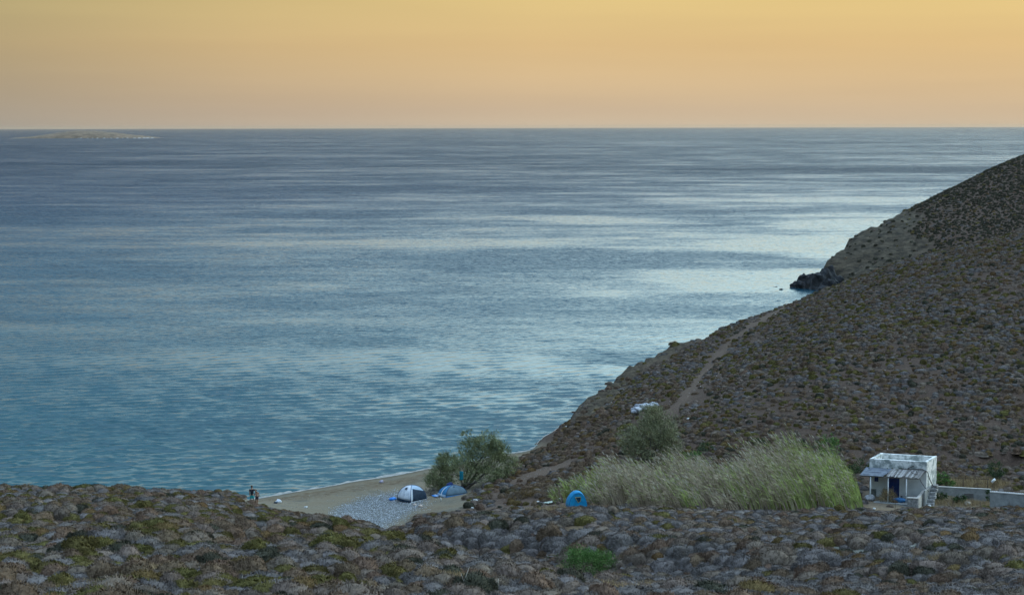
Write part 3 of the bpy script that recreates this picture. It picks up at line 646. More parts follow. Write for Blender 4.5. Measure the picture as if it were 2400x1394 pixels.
# scatter
def scatter():
    out = []
    def region(D0, D1, step, smin, smax):
        xs = np.arange(-D1 * 0.36, D1 * 0.36, step); ys = np.arange(D0, D1, step)
        X, Y = np.meshgrid(xs, ys); X = X + rng.uniform(-.55, .55, X.shape) * step; Y = Y + rng.uniform(-.55, .55, Y.shape) * step
        X = X.ravel(); Y = Y.ravel(); k = (np.abs(X / Y) < 0.335); X = X[k]; Y = Y[k]
        Zz = H(X, Y); k = Zz > 0.9; X = X[k]; Y = Y[k]; Zz = Zz[k]
        z_ = zones(X, Y, Zz)
        dn = fbm(X / 3.5, Y / 3.5, 55, 3) * 0.5 + 0.5; p = np.clip(0.45 + dn * 0.9, 0, 1)
        hill = (Y > 170) & (Y < 300); p = np.where(hill, p * 0.86, p)
        p = np.where(z_['sand'] | z_['gravel'] | z_['path'], 0.0, p); p = np.where(z_['path'] & (Y < 165), 0.16, p); p = np.where(z_['cliff'], 0.06, p); p = np.where(z_['head'], 0.09, p); p = np.where(hill, p * (0.55 + 0.75 * np.clip(vnoise(X / 11, Y / 16, 88) * 1.6 - 0.15, 0, 1)), p)
        p = np.where(z_['dry'], 0.15, p); p = np.where((((z_['U'] - 1390) / 85) ** 2 + ((z_['V'] - 1342) / 28) ** 2 < 1) & (Y < 112), 0, p); p = np.where(z_['terr'], 0.08, p); p = np.where(z_['yard'], 0.03, p)
        p = np.where((((z_['U'] - 2360) / 90) ** 2 + ((z_['V'] - 1075) / 13) ** 2 < 1) & (Y > 153) & (Y < 174), 0.04, p)
        p = np.where((Z_edge(X, Y)), p * 0.15, p)
        p = np.where(in_poly(z_['U'], z_['V'], [(2026, 1170), (2026, 1100), (2200, 1095), (2200, 1175)]) & (Y > 143) & (Y < 160), 0, p)
        p = np.where(in_poly(z_['U'], z_['V'], [(1318, 1200), (1318, 1165), (1385, 1165), (1385, 1200)]) & (Y > 138) & (Y < 152), 0, p)
        # ragged thinning next to bare ground
        near_b = (line_dist(z_['U'], z_['V'], PATH1) < 34) & (Y > 170) & (Y < 300); p = np.where(near_b, p * 0.6, p)
        k = rng.uniform(0, 1, len(X)) < p; X, Y, Zz, dn = X[k], Y[k], Zz[k], dn[k]; U, V = z_['U'][k], z_['V'][k]
        big = np.clip(fbm(X / 6, Y / 6, 99, 2) * 0.5 + 0.55, 0, 1)
        s = (smin + (smax - smin) * rng.beta(2.0, 3.2, len(X))) * (0.8 + 0.45 * big)
        # gully shrubs grow larger
        g_ = np.exp(-(line_dist(U, V, [(960, 1240), (1120, 1255), (1300, 1270), (1500, 1300), (1850, 1335), (2350, 1350)]) / 32) ** 2) * (Y > 84) * (Y < 124); s = s * (1 + 0.45 * g_) * (1 + 0.25 * np.clip((90 - Y) / 25, 0, 1))
        hb = 1 + 0.2 * g_
        t = rng.uniform(0, 1, len(X)); a = fbm(X / 7, Y / 7, 11, 3); b_ = fbm(X / 11, Y / 11, 23, 3)
        leftfg = (U < 1000) & (Y < 140); hillz = (Y >= 158)
        w = np.zeros((len(X), 5))      # grey blue brown olive rust
        w[:, 0] = 1.0 + 0.8 * np.maximum(b_, 0); w[:, 1] = 0.6 + 1.6 * np.maximum(-b_, 0) - 0.3 * hillz; w[:, 2] = 0.5 + 1.2 * np.maximum(a, 0)
        w[:, 3] = 0.30 + 1.3 * np.maximum(-a - 0.05, 0) + leftfg * (0.5 + 1.0 * np.maximum(b_, 0)) + hillz * 0.22; w[:, 4] = 0.16 + 0.5 * np.maximum(a - 0.1, 0)
        rf = (U > 950) & (Y < 140); w[:, 1] += rf * 1.3; w[:, 0] += rf * 0.4; w[:, 3] *= np.where(rf, 0.35, 1)
        br = (U > 1150) & (U < 1450) & (Y > 155) & (Y < 215); w[:, 2] += br * 3.0; w[:, 4] += br * 0.5; w[:, 3] *= np.where(br, 0.2, 1)
        w[:, 2] += ((U > 1500) & (V > 900) & hillz) * 0.6
        fh = Y > 330; w[:, 3] += fh * 0.4
        cw = np.cumsum(w / w.sum(1, keepdims=True), 1); kind = (t[:, None] > cw).sum(1)
        table = [[0, 1, 2, 10], [3, 4, 3, 4], [5, 6, 5, 6], [7, 8, 11, 8], [9, 9, 9, 9]]
        pick = rng.integers(0, 4, len(X)); ix = np.array(table)[kind, pick]; ix = np.where(fh & (rng.uniform(0, 1, len(X)) < 0.8), 12, ix); ix = np.where(~fh & (rng.uniform(0, 1, len(X)) < 0.05), 12, ix)
        out.append(np.stack([X, Y, Zz, s, ix, U, V, hb], 1))
    region(48, 140, 0.72, 0.45, 1.38)
    region(140, 300, 0.64, 0.32, 1.05)
    region(300, 560, 1.0, 0.4, 1.15)
    return np.concatenate(out)
def Z_edge(X, Y):
    # steep ground carries no shrubs
    e = 0.6; return np.hypot((H(X + e, Y) - H(X - e, Y)), (H(X, Y + e) - H(X, Y - e))) / (2 * e) > 0.85
B = scatter()
B = B[np.argsort(B[:, 1] / B[:, 3])]                       # those that show largest come first
inframe = (B[:, 5] > 10) & (B[:, 5] < 2390) & (B[:, 6] < 1392) & (B[:, 6] > 1100)
first = np.where(inframe)[0]
# make sure that every prototype is among the individuals
chosen = list(first[:300]); ch = set(chosen)
have = set(int(B[i, 4]) for i in chosen)
for p_ in range(len(PROTO)):
    if p_ not in have:
        c_ = [i for i in first if int(B[i, 4]) == p_][0]; chosen[-1 - p_] = c_
LAB = dict(dark=('dark olive grey cushion shrub on the near slope', 'dark cushions on the near slope'), grey=('purple grey cushion of thorny twigs on the near slope', 'grey thorny cushions on the near slope'),
           blue=('blue grey thorny cushion shrub on the near slope', 'blue grey cushions on the near slope'),
           brown=('dry brown cushion shrub on the near slope', 'brown cushions on the near slope'),
           olive=('olive green leafy cushion shrub among grey ones on the near slope', 'green cushions on the near slope'),
           rust=('ochre brown dome shaped cushion shrub on the near slope', 'ochre cushions on the near slope'))
src = {}
NOUN = dict(grey='purple grey thorny shrub', blue='blue grey thorny shrub', brown='dry brown cushion shrub', olive='olive green leafy shrub', rust='ochre brown cushion shrub', dark='dark olive grey shrub')
MARKS = [(150, 'by the left edge'), (300, 'in from the left edge'), (440, 'halfway between left edge and people'), (540, 'just left of the people'), (660, 'below the two people'), (780, 'below the open sand'), (900, 'below the pebble patch'), (1010, 'below the silver tent'), (1120, 'below the tamarisks'),
         (1230, 'below the white stones'), (1310, 'left of the green bush'), (1420, 'below the bright blue tent'), (1540, "below the reeds' left end"), (1680, 'below the middle of the reeds'), (1820, "below the reeds' right half"), (1950, 'below the tallest reeds'), (2050, "below the reeds' right tip"), (2140, 'below the hut door'), (2200, 'below the hut side wall'), (2300, 'below the concrete wall'), (2401, 'by the right edge')]
ROWS = [(1290, 'high up'), (1325, 'two rows up'), (1350, 'one row up'), (1372, 'near bottom edge'), (9999, 'on bottom edge')]
ORD = ['', 'second', 'third', 'fourth', 'fifth', 'sixth', 'seventh', 'eighth', 'ninth', 'tenth', 'eleventh', 'twelfth', 'thirteenth']
def cell(i):
    u, v = B[i, 5], B[i, 6]; return (KINDS[int(B[i, 4])], next(t_ for e_, t_ in MARKS if u < e_), next(t_ for e_, t_ in ROWS if v < e_))
cells = {}
for i in chosen: cells.setdefault(cell(i), []).append(i)
own = {}
for (k, mk, rw), mem in cells.items():
    mem.sort(key=lambda i: B[i, 5])
    for q, i in enumerate(mem):
        own[i] = '%s %s, %s' % (NOUN[k], rw, mk) + ('' if len(mem) == 1 else ', leftmost' if q == 0 else ', %s from left' % ORD[min(q, 12)])
brng = random.Random(5)
for i in chosen:
    x, y, z, s, ix = B[i, :5]; k = KINDS[int(ix)]; hb = B[i, 7]
    o = bpy.data.objects.new('cushion_shrub', PROTO[int(ix)]); COL.objects.link(o)
    o.location = (x, y, z - 0.03); st = brng.uniform(0.8, 1.3); o.scale = (s * st, s / st ** .5, s * hb * brng.uniform(0.9, 1.3)); o.rotation_euler = (0, 0, brng.uniform(0, 6.28))
    tag(o, own[i], 'shrub', LAB[k][1]); src.setdefault(int(ix), o)
rest = np.delete(B, chosen, 0)
def instancer(name, pts, sources, label=None):
    """pts columns: x y z sx sy sz rot index; one object whose geometry nodes place copies of the shrubs above"""
    me = bpy.data.meshes.new(name); me.vertices.add(len(pts)); me.vertices.foreach_set('co', pts[:, :3].astype(np.float32).ravel())
    a = me.attributes.new('scl', 'FLOAT_VECTOR', 'POINT'); a.data.foreach_set('vector', pts[:, 3:6].astype(np.float32).ravel())
    fattr(me, 'rz', pts[:, 6]); a = me.attributes.new('pick', 'INT', 'POINT'); a.data.foreach_set('value', pts[:, 7].astype(np.int32))
    o = bpy.data.objects.new(name, me); COL.objects.link(o)
    g = bpy.data.node_groups.new(name, 'GeometryNodeTree')
    g.interface.new_socket('Geometry', in_out='INPUT', socket_type='NodeSocketGeometry'); g.interface.new_socket('Geometry', in_out='OUTPUT', socket_type='NodeSocketGeometry')
    gi = N(g, 'NodeGroupInput'); go = N(g, 'NodeGroupOutput'); j = N(g, 'GeometryNodeJoinGeometry')
    at1 = N(g, 'GeometryNodeInputNamedAttribute', data_type='FLOAT_VECTOR'); at1.inputs[0].default_value = 'scl'
    at2 = N(g, 'GeometryNodeInputNamedAttribute', data_type='FLOAT'); at2.inputs[0].default_value = 'rz'
    at3 = N(g, 'GeometryNodeInputNamedAttribute', data_type='INT'); at3.inputs[0].default_value = 'pick'
    cx = N(g, 'ShaderNodeCombineXYZ'); g.links.new(at2.outputs[0], cx.inputs[2])
    for ix, ob in sources.items():
        oi = N(g, 'GeometryNodeObjectInfo', transform_space='ORIGINAL'); oi.inputs['Object'].default_value = ob; oi.inputs['As Instance'].default_value = True
        cmpn = N(g, 'FunctionNodeCompare', data_type='INT', operation='EQUAL'); g.links.new(at3.outputs[0], cmpn.inputs[2]); cmpn.inputs[3].default_value = ix
        ip = N(g, 'GeometryNodeInstanceOnPoints'); g.links.new(gi.outputs[0], ip.inputs['Points']); g.links.new(cmpn.outputs[0], ip.inputs['Selection'])
        g.links.new(oi.outputs['Geometry'], ip.inputs['Instance']); g.links.new(at1.outputs[0], ip.inputs['Scale']); g.links.new(cx.outputs[0], ip.inputs['Rotation'])
        g.links.new(ip.outputs[0], j.inputs[0])
    g.links.new(j.outputs[0], go.inputs[0])
    md = o.modifiers.new('scatter', 'NODES'); md.node_group = g
    return o
m_ = len(rest); st = rng.uniform(0.85, 1.6, m_); sc = rest[:, 3]
pts = np.stack([rest[:, 0], rest[:, 1], rest[:, 2] - 0.03, sc * st, sc / np.sqrt(st), sc * rest[:, 7] * rng.uniform(0.85, 1.3, m_), rng.uniform(0, 6.28, m_), rest[:, 4]], 1)
scrub = instancer('scrub_cover', pts, src)
tag(scrub, 'low grey, brown and olive scrub covering the slopes and headland', 'scrub', kind='stuff')
print('shrubs', len(B))

# ============================================================ dry grass tufts between the shrubs
def grass_blades(regions, name, mat, h=(0.2, 0.5), width=0.012, lean=0.3, label='', cat='grass', seed=1):
    rr = np.random.default_rng(seed); V_ = []
    for (cx_, cy_, rx, ry, n_) in regions:
        a = rr.uniform(0, 2 * math.pi, n_); q = np.sqrt(rr.uniform(0, 1, n_)); xs = cx_ + np.cos(a) * q * rx; ys = cy_ + np.sin(a) * q * ry
        # tussocks
        xs = np.round(xs / 0.3) * 0.3 + rr.normal(0, 0.07, n_); ys = np.round(ys / 0.3) * 0.3 + rr.normal(0, 0.07, n_)
        zs = H(xs, ys)
        for x, y, z in zip(xs, ys, zs):
            l = rr.uniform(*h); an = rr.uniform(0, 6.28); dx_, dy_ = math.cos(an) * width, math.sin(an) * width
            lx = rr.normal(-lean, 0.25) * l; ly = rr.normal(0, 0.25) * l
            V_ += [(x - dx_, y - dy_, z - .03), (x + dx_, y + dy_, z - .03), (x + lx + dx_ * .3, y + ly + dy_ * .3, z + l), (x + lx - dx_ * .3, y + ly - dy_ * .3, z + l)]
    V_ = np.array(V_); o = link(name, np_mesh(name, V_, np.arange(len(V_)).reshape(-1, 4)), mat); tag(o, label, cat, kind='stuff'); return o
def reg(u, v, ru, rv, n_, dmin=50, dmax=680):
    p = hit(u, v, dmin, dmax); q = hit(u, v - rv, dmin, dmax); return (p.x, p.y, ru * p.y / F, max(abs(q.y - p.y), 1.0), n_)
grass_blades([reg(1290, 1200, 60, 7, 1500), reg(420, 1350, 70, 9, 1500), reg(1500, 1386, 220, 9, 9000), reg(1080, 1368, 60, 7, 1200), reg(2290, 1136, 80, 12, 3000, 140),
              reg(2250, 1182, 90, 6, 1500, 138), reg(2200, 1322, 80, 10, 2200), reg(1450, 1305, 60, 7, 900), reg(520, 1240, 50, 6, 500), reg(1740, 1232, 25, 5, 300), reg(250, 1385, 120, 8, 900)],
             'dry_grass', MAT['drygrass'], label='pale straw coloured dry grass between the cushion shrubs', cat='grass')

# ============================================================ reed bed
def reed_mesh(stems, seed, mats):
    rr = np.random.default_rng(seed); V_ = []; Fq = []; Mi = []
    def ribbon(pts, w, mi):
        o = len(V_)
        for i, p in enumerate(pts):
            wi = w[i] if hasattr(w, '__len__') else w
            V_.append((p[0] - wi, p[1], p[2])); V_.append((p[0] + wi, p[1] + wi * 0.5, p[2] + wi * 0.3))
        for i in range(len(pts) - 1): Fq.append((o + 2 * i, o + 2 * i + 1, o + 2 * i + 3, o + 2 * i + 2)); Mi.append(mi)
    for (x, y, h, lean, gr) in stems:
        z = ground(x, y); mi = 1 if rr.uniform() < gr else 0
        az_ = rr.normal(0, 0.35); dx_, dy_ = -math.cos(az_), math.sin(az_) * 0.6; L_ = lean * rr.uniform(0.6, 1.3)
        pts = []
        for i in range(5):
            a = i / 4; pts.append((x + dx_ * L_ * h * a ** 1.35, y + dy_ * L_ * h * a ** 1.35, z + h * (a - 0.12 * L_ * a * a)))
        ribbon(pts, [0.022, 0.02, 0.016, 0.012, 0.006], mi)
        for k in range(rr.integers(4, 8)):
            a = rr.uniform(0.38, 1.0); i = min(int(a * 4), 3); f_ = a * 4 - i; p = np.array(pts[i]) * (1 - f_) + np.array(pts[i + 1]) * f_
            d = np.array([-abs(rr.normal(0.75, 0.4)), rr.normal(0, 0.5), rr.normal(0.45, 0.35)]); d /= np.linalg.norm(d); l = rr.uniform(0.3, 0.65)
            q1 = p + d * l * 0.5; q2 = p + d * l + np.array([-0.05, 0, -0.12 * l])
            ribbon([p, q1, q2], [0.012, 0.022, 0.004], mi if rr.uniform() < 0.75 else 1 - mi)
        if rr.uniform() < 0.22:
            t_ = np.array(pts[-1]); e = t_ + np.array([-0.16 - 0.1 * L_, 0, 0.28]); ribbon([t_, (t_ + e) / 2, e], [0.015, 0.045, 0.008], 2)
    me = np_mesh('reeds', np.array(V_), np.array(Fq), midx=Mi)
    for m_ in mats: me.materials.append(m_)
    return me
def reeds():
    rr = np.random.default_rng(12); st_ = []
    cl = [(rr.uniform(1380, 2035), rr.uniform(139, 156), rr.uniform(0.72, 1.18), rr.uniform(0.6, 1.5), rr.uniform(-.25, .3)) for _ in range(95)]; CLa = np.array(cl)
    while len(st_) < 4600:
        u = rr.uniform(1385, 2037); D = rr.uniform(139.5, 156)
        # outline of the bed on the ground
        lo = np.interp(u, [1385, 1500, 1800, 1960, 2030], [143, 140.5, 140, 139.5, 142]); hi = np.interp(u, [1385, 1440, 1700, 1900, 1990, 2030], [147, 153, 155, 156, 153, 147])
        if not lo < D < hi: continue
        x = (u - 1200) / F * D
        h = np.interp(u, [1385, 1430, 1550, 1700, 1820, 1900, 1960, 2005, 2030], [2.0, 2.9, 3.1, 3.4, 3.8, 5.0, 5.0, 4.2, 3.2]) * rr.uniform(0.62, 1.08)
        if D < lo + 1.6: h *= rr.uniform(0.4, 1.05)
        h *= 0.8 + 0.42 * vnoise(np.array(x / 1.3), np.array(D / 2.5), 4)
        kk = np.argmin(((CLa[:, 0] - u) / 28) ** 2 + ((CLa[:, 1] - D) / 2.2) ** 2); h *= CLa[kk, 2]; dk = math.hypot((CLa[kk, 0] - u) / 28, (CLa[kk, 1] - D) / 2.2)
        if rr.uniform() < (dk - 0.75) * 1.6: continue
        gr = float(np.clip(CLa[kk, 4] - 0.04 + 0.6 * (vnoise(np.array(x / 2.2), np.array(D / 3), 8) - 0.35) + np.interp(u, [1385, 1450, 1850, 1950, 2030], [0.35, 0.0, 0.1, 0.6, 0.85]), 0, 0.9))
        st_.append((x, D, h, np.interp(u, [1385, 1900, 2030], [0.42, 0.6, 0.4]) * CLa[kk, 3], gr))
    o = link('reeds', reed_mesh(st_, 3, [MAT['straw'], MAT['reed'], MAT['plume']]), []); tag(o, 'tall straw and green reed bed bent by the wind beside the white hut', 'reeds', kind='stuff')
    st2 = []
    for u, D, h, n_ in ((1316, 147, 1.5, 22), (1345, 149, 1.8, 60), (1375, 149, 2.0, 90)):
        for _ in range(n_): st2.append(((u + rr.normal(0, 9) - 1200) / F * D, D + rr.normal(0, .7), h * rr.uniform(.6, 1.15), 0.35, 0.75))
    o = link('reed_clump', reed_mesh(st2, 5, [MAT['straw'], MAT['reed'], MAT['plume']]), []); tag(o, 'small green reed clump growing behind the bright blue tent', 'reeds')
    # fallen and leaning canes at the foot
reeds()

# ============================================================ trees and leafy bushes
def crown_mesh(name, lobes, n_leaf, size, mats, seed, fuzz=0.25, wind=(-0.5, 0, 0.5), slender=0.22):
    rr = np.random.default_rng(seed); V_ = []
    L = [(np.array(c, float), np.array(r, float)) for c, r in lobes]; vol = np.array([np.prod(r) ** (2 / 3) for _, r in L]); vol /= vol.sum()
    ncl = max(12, n_leaf // 28)
    for _ in range(ncl):
        c, r_ = L[rr.choice(len(L), p=vol)]
        d = rr.normal(0, 1, 3); d /= np.linalg.norm(d); q = rr.uniform(0.35, 1.0) ** 0.6
        cc = c + d * r_ * q * (1 + rr.normal(0, fuzz * 0.4)); cs = rr.uniform(0.10, 0.26) * float(np.mean(r_)); out_ = d * 0.7 + np.array(wind)
        for _k in range(28):
            p = cc + rr.normal(0, 1, 3) * cs * np.array([1, 1, .8]); dv = out_ + rr.normal(0, 0.6, 3); dv /= np.linalg.norm(dv)
            sd = np.cross(dv, rr.normal(0, 1, 3)); sd /= np.linalg.norm(sd); l = size * rr.uniform(0.6, 1.6); w = l * slender * 0.5
            V_ += [p - sd * w * .5, p + sd * w * .5, p + dv * l * .6 + sd * w, p + dv * l]
    V_ = np.array(V_); me = np_mesh(name, V_, np.arange(len(V_)).reshape(-1, 4))
    for m_ in mats: me.materials.append(m_)
    return me
def tree(name, base, lobes, n_leaf, size, label, cat='tree', leafmat=None, seed=1, trunk_r=0.12, stems=5, group=None, slender=0.22, zs=1.0):
    root = empty(name, base); tag(root, label, cat, group)
    rr = random.Random(seed); mb = MB()
    for k in range(stems):
        c, r_ = lobes[k % len(lobes)]; tgt = Vector(c) + Vector((rr.uniform(-.5, .5) * r_[0], rr.uniform(-.5, .5) * r_[1], rr.uniform(-.1, .6) * r_[2]))
        p0 = Vector((rr.uniform(-.15, .15), rr.uniform(-.15, .15), -0.15)); mid = p0.lerp(tgt, 0.45) + Vector((rr.uniform(-.3, .3), rr.uniform(-.3, .3), rr.uniform(0, .3)))
        mb.tube([p0, p0.lerp(mid, .5) + Vector((rr.uniform(-.1, .1), 0, 0)), mid, tgt], [trunk_r, trunk_r * .75, trunk_r * .5, trunk_r * .15], 6)
        for _ in range(3):
            e = mid + Vector((rr.uniform(-1, 1) * r_[0], rr.uniform(-1, 1) * r_[1], rr.uniform(.1, .9) * r_[2])); mb.tube([mid, mid.lerp(e, .5) + Vector((0, 0, .1)), e], [trunk_r * .35, trunk_r * .2, trunk_r * .05], 5)
    mb.build('trunk', MAT['bark'], root, True)
    link('crown', crown_mesh('crown', lobes, n_leaf, size, [leafmat or MAT['tam']], seed, slender=slender), [], root)
    root.scale = (1, 1, zs); return root
b = hit(1085, 1150); b.y += 1.0; b.z = ground(b.x, b.y)
tree('tamarisk_tree', b, [((0.1, 0, 1.9), (1.5, 1.5, 1.5)), ((1.7, 0.6, 2.7), (1.7, 1.5, 1.7)), ((3.2, 0.8, 2.3), (1.6, 1.4, 1.6)), ((2.4, 0.4, 3.9), (1.2, 1.1, 1.0)), ((0.7, 0.6, 3.6), (1.1, 1.0, 0.9)), ((2.4, -0.5, 1.2), (1.7, 1.2, 0.9)), ((4.0, 0.8, 3.0), (0.9, 0.8, .8)), ((0.3, 0.3, 4.9), (0.5, 0.4, .3)), ((4.6, 0.6, 2.0), (0.9, 0.8, .9)), ((3.4, 0.4, 3.7), (0.9, 0.8, .7)), ((3.8, -0.3, 1.0), (1.1, 0.8, .8))],
     20000, 0.20, 'large wind bent tamarisk tree standing over the grey blue tent on the beach', seed=4, trunk_r=0.16, stems=7, zs=1.15)
b2 = hit(1035, 1150); b2.y += 1.0; b2.z = ground(b2.x, b2.y)
tree('tamarisk_tree', b2, [((-0.1, 0, 1.5), (1.3, 1.3, 1.3)), ((0.7, 0.3, 2.6), (1.0, 1.0, 1.0)), ((-0.9, 0, 0.8), (0.9, 0.9, 0.8)), ((0.1, 0, 3.2), (0.7, 0.6, .6)), ((0.5, -0.4, 0.5), (1.0, .8, .6))],
     10000, 0.19, 'smaller tamarisk at the left of the pair, low over the pebbles', seed=9, trunk_r=0.11, stems=5)
b3 = hit(1520, 1085, 158); b3.y = max(b3.y, 160); b3.z = ground(b3.x, b3.y)
tree('tamarisk_tree', b3, [((0.0, 0, 1.9), (2.2, 1.8, 1.7)), ((1.3, 0.3, 2.9), (1.8, 1.5, 1.5)), ((-1.7, 0, 1.7), (1.3, 1.2, 1.3)), ((0.4, 0.2, 4.0), (1.3, 1.1, 1.0)), ((2.0, 0, 1.6), (1.2, 1.1, 1.1))],
     16000, 0.2, 'round grey green tamarisk on the hillside behind the reeds', seed=14, trunk_r=0.14, stems=7, zs=1.18, leafmat=simple('grey green leaves', (0.11, 0.12, 0.066), (0.31, 0.315, 0.18), 0.9, 1.2, island=0.3, spec=0.1))

def leafy(name, u, v, lobes, n_leaf, size, label, mat, dmin=50, cat='shrub', seed=1, group=None, slender=0.5, dmax=680):
    p = hit(u, v, dmin, dmax)
    return tree(name, p, lobes, n_leaf, size, label, cat, mat, seed, 0.04, 3, group, slender)
leafy('green_bush', 1388, 1352, [((-.3, 0, .9), (1.6, 1.2, .8)), ((-.8, .2, 1.35), (.9, .8, .5)), ((1.5, -.2, .5), (1.1, .8, .55)), ((.5, .3, 1.1), (.9, .8, .5))], 11000, 0.10, 'bright green leafy bush in the gully, the greenest plant of the foreground', MAT['green'], seed=2, slender=.3)
leafy('dark_bush', 2333, 1122, [((0, 0, .8), (.75, .7, .85)), ((.5, 0, .5), (.5, .5, .5))], 2200, 0.09, 'rounded dark green bush on the slope behind the concrete wall', MAT['dgreen'], 140, seed=3)
leafy('green_bush', 2205, 1140, [((0, 0, .7), (.8, .5, .5)), ((.7, 0, .4), (.7, .5, .4)), ((-.5, 0, 1.0), (.4, .4, .3))], 1800, 0.12, 'green leafy vine bush beside the right wall of the hut', MAT['green'], 147, seed=5)
leafy('fig_plant', 2203, 1172, [((0, -0.2, .35), (.7, .35, .35))], 900, 0.11, 'dark green plant at the foot of the wall near the stone steps', MAT['dgreen'], 140, 'plant', 6)
leafy('fig_plant', 2247, 1176, [((0, -0.2, .3), (.75, .35, .28))], 900, 0.11, 'dark green plant at the foot of the wall beside the iron grating', MAT['dgreen'], 140, 'plant', 7)
leafy('creeper', 2316, 1176, [((0, -0.1, .5), (.22, .2, .6))], 500, 0.09, 'narrow green creeper climbing the joint between the two concrete walls', MAT['dgreen'], 140, 'plant', 8)
leafy('dark_bush', 2018, 1112, [((0, 0, .7), (.9, .7, .8)), ((-.6, 0, .5), (.6, .5, .5))], 1700, 0.1, 'dark bush between the reed bed and the hut', MAT['dgreen'], 156, seed=10)
leafy('green_bush', 1940, 1075, [((0, 0, 1.2), (1.1, .7, 1.0))], 1300, 0.14, 'green bush poking out above the tall right end of the reeds', MAT['green'], 156, seed=11)
leafy('green_bush', 1625, 1092, [((0, 0, .9), (.8, .6, .6))], 900, 0.12, 'green bush just behind the middle of the reed bed', MAT['green'], 156, seed=12)
leafy('dark_bush', 1655, 1058, [((0, 0, .4), (.9, .7, .5))], 900, 0.1, 'dark green bush on the slope above the middle of the reeds', MAT['dgreen'], 158, seed=13)
leafy('dark_bush', 1780, 1048, [((0, 0, .4), (1.0, .7, .5))], 900, 0.1, 'dark green bush on the slope left of the tallest reeds', MAT['dgreen'], 158, seed=15)
leafy('dry_bush', 1215, 1172, [((0, 0, .5), (1.3, .9, .6)), ((1.2, 0, .5), (.9, .7, .55))], 3000, 0.09, 'large olive brown bush on the bare ground left of the blue tent', MAT['rust'], 138, seed=16, slender=.35)
leafy('dry_bush', 1292, 1165, [((0, 0, .5), (1.0, .7, .55))], 1800, 0.09, 'brown bush close to the left side of the bright blue tent', MAT['brown'], 138, seed=17, slender=.35)
leafy('dry_bush', 1108, 1168, [((0, 0, .3), (.45, .4, .4))], 700, 0.08, 'small ochre bush beside the white stones near the grey blue tent', MAT['rust'], 138, seed=18, slender=.35)
leafy('dry_bush', 1142, 1172, [((0, 0, .35), (.6, .5, .4))], 800, 0.08, 'small brown bush right of the ochre one near the white stones', MAT['brown'], 138, seed=19, slender=.35)
leafy('grey_bush', 1012, 1160, [((0, 0, .35), (.7, .5, .4))], 1300, 0.09, 'leafless grey bush under the left tamarisk', MAT['bark'], 138, seed=20, slender=.2)
leafy('grass_tussock', 2082, 1176, [((0, 0, .5), (.75, .5, .55))], 1600, 0.22, 'straw coloured grass tussock in front of the blue door', MAT['drygrass'], 140, 'grass', 21, slender=.1)

# ============================================================ pebbles and stones
def pebbles(name, n_, where, smin, smax, mat, label):
    rr = np.random.default_rng(21); oc = np.array([(1, 0, 0), (0, 1, 0), (-1, 0, 0), (0, -1, 0), (0, 0, 1), (0, 0, -1)], float)
    of = np.array([(0, 1, 4), (1, 2, 4), (2, 3, 4), (3, 0, 4), (1, 0, 5), (2, 1, 5), (3, 2, 5), (0, 3, 5)])
    V_ = []; F_ = []; k = 0
    us, vs_ = where(rr, n_)
    for x, y in zip(us, vs_):
        s = smin + (smax - smin) * rr.beta(1.0, 4.5); R = Matrix.Rotation(rr.uniform(0, 6), 3, 'Z') @ Matrix.Rotation(rr.uniform(0, 1), 3, 'X')
        v = (oc * (1 + rr.normal(0, .2, (6, 1)))) * np.array([s, s * rr.uniform(.6, 1), s * rr.uniform(.35, .7)]); v = v @ np.array(R).T + np.array([x, y, ground(x, y) + s * .2])
        V_.append(v); F_.append(of + k); k += 6
    o = link(name, np_mesh(name, np.concatenate(V_), np.concatenate(F_)), mat); tag(o, label, 'pebbles', kind='stuff')
peb_m = simple('pale pebbles', (0.20, 0.22, 0.24), (0.62, 0.66, 0.70), 0.8, 3.0, island=0.45, pos=(.3, .75))
def w_grav(rr, n_):
    X, Y = [], []
    while len(X) < n_:
        D = rr.uniform(140, 176, 6000); x = rr.uniform(-0.11, -0.04, 6000) * D; z = H(x, D); zz = zones(x, D, z); k = in_poly(zz['U'] + rr.normal(0, 13, 6000), zz['V'] + rr.normal(0, 5, 6000), GRAVEL) & (zz['sand'] | zz['path'])
        X += list(x[k]); Y += list(D[k])
    return X[:n_], Y[:n_]
pebbles('beach_pebbles', 14000, w_grav, 0.018, 0.125, peb_m, 'pale grey pebble patch on the beach in front of the silver tent')
def w_sand(rr, n_):
    X, Y = [], []
    while len(X) < n_:
        D = rr.uniform(138, 190, 6000); x = rr.uniform(-0.15, 0.05, 6000) * D; z = H(x, D); zz = zones(x, D, z); k = (zz['sand'] | zz['path']) & (z > .5)
        k &= vnoise(x / 1.5, D / 1.5, 5) > .45
        X += list(x[k]); Y += list(D[k])
    return X[:n_], Y[:n_]
pebbles('scattered_pebbles', 2600, w_sand, 0.02, 0.10, simple('beach stones', (0.10, 0.10, 0.10), (0.5, 0.48, 0.45), 0.85, 2.0, island=0.5, pos=(.35, .8)), 'small grey and white stones scattered over the sand')
def w_terr(rr, n_):
    X, Y = [], []
    while len(X) < n_:
        D = rr.uniform(80, 130, 8000); x = rr.uniform(-0.02, 0.31, 8000) * D; z = H(x, D); zz = zones(x, D, z); k = zz['terr']
        X += list(x[k]); Y += list(D[k])
    return X[:n_], Y[:n_]
pebbles('terrace_gravel', 3500, w_terr, 0.015, 0.06, simple('terrace gravel', (0.12, 0.125, 0.11), (0.42, 0.42, 0.38), 0.9, 2.0, island=0.4), 'greenish grey gravel on the bare terrace among the near shrubs')
def w_hill(rr, n_):
    D = rr.uniform(165, 285, n_ * 2); x = rr.uniform(0.05, 0.31, n_ * 2) * D; z = H(x, D); k = (z > 2) & (vnoise(x / 9, D / 9, 71) > .55); return list(x[k])[:n_], list(D[k])[:n_]
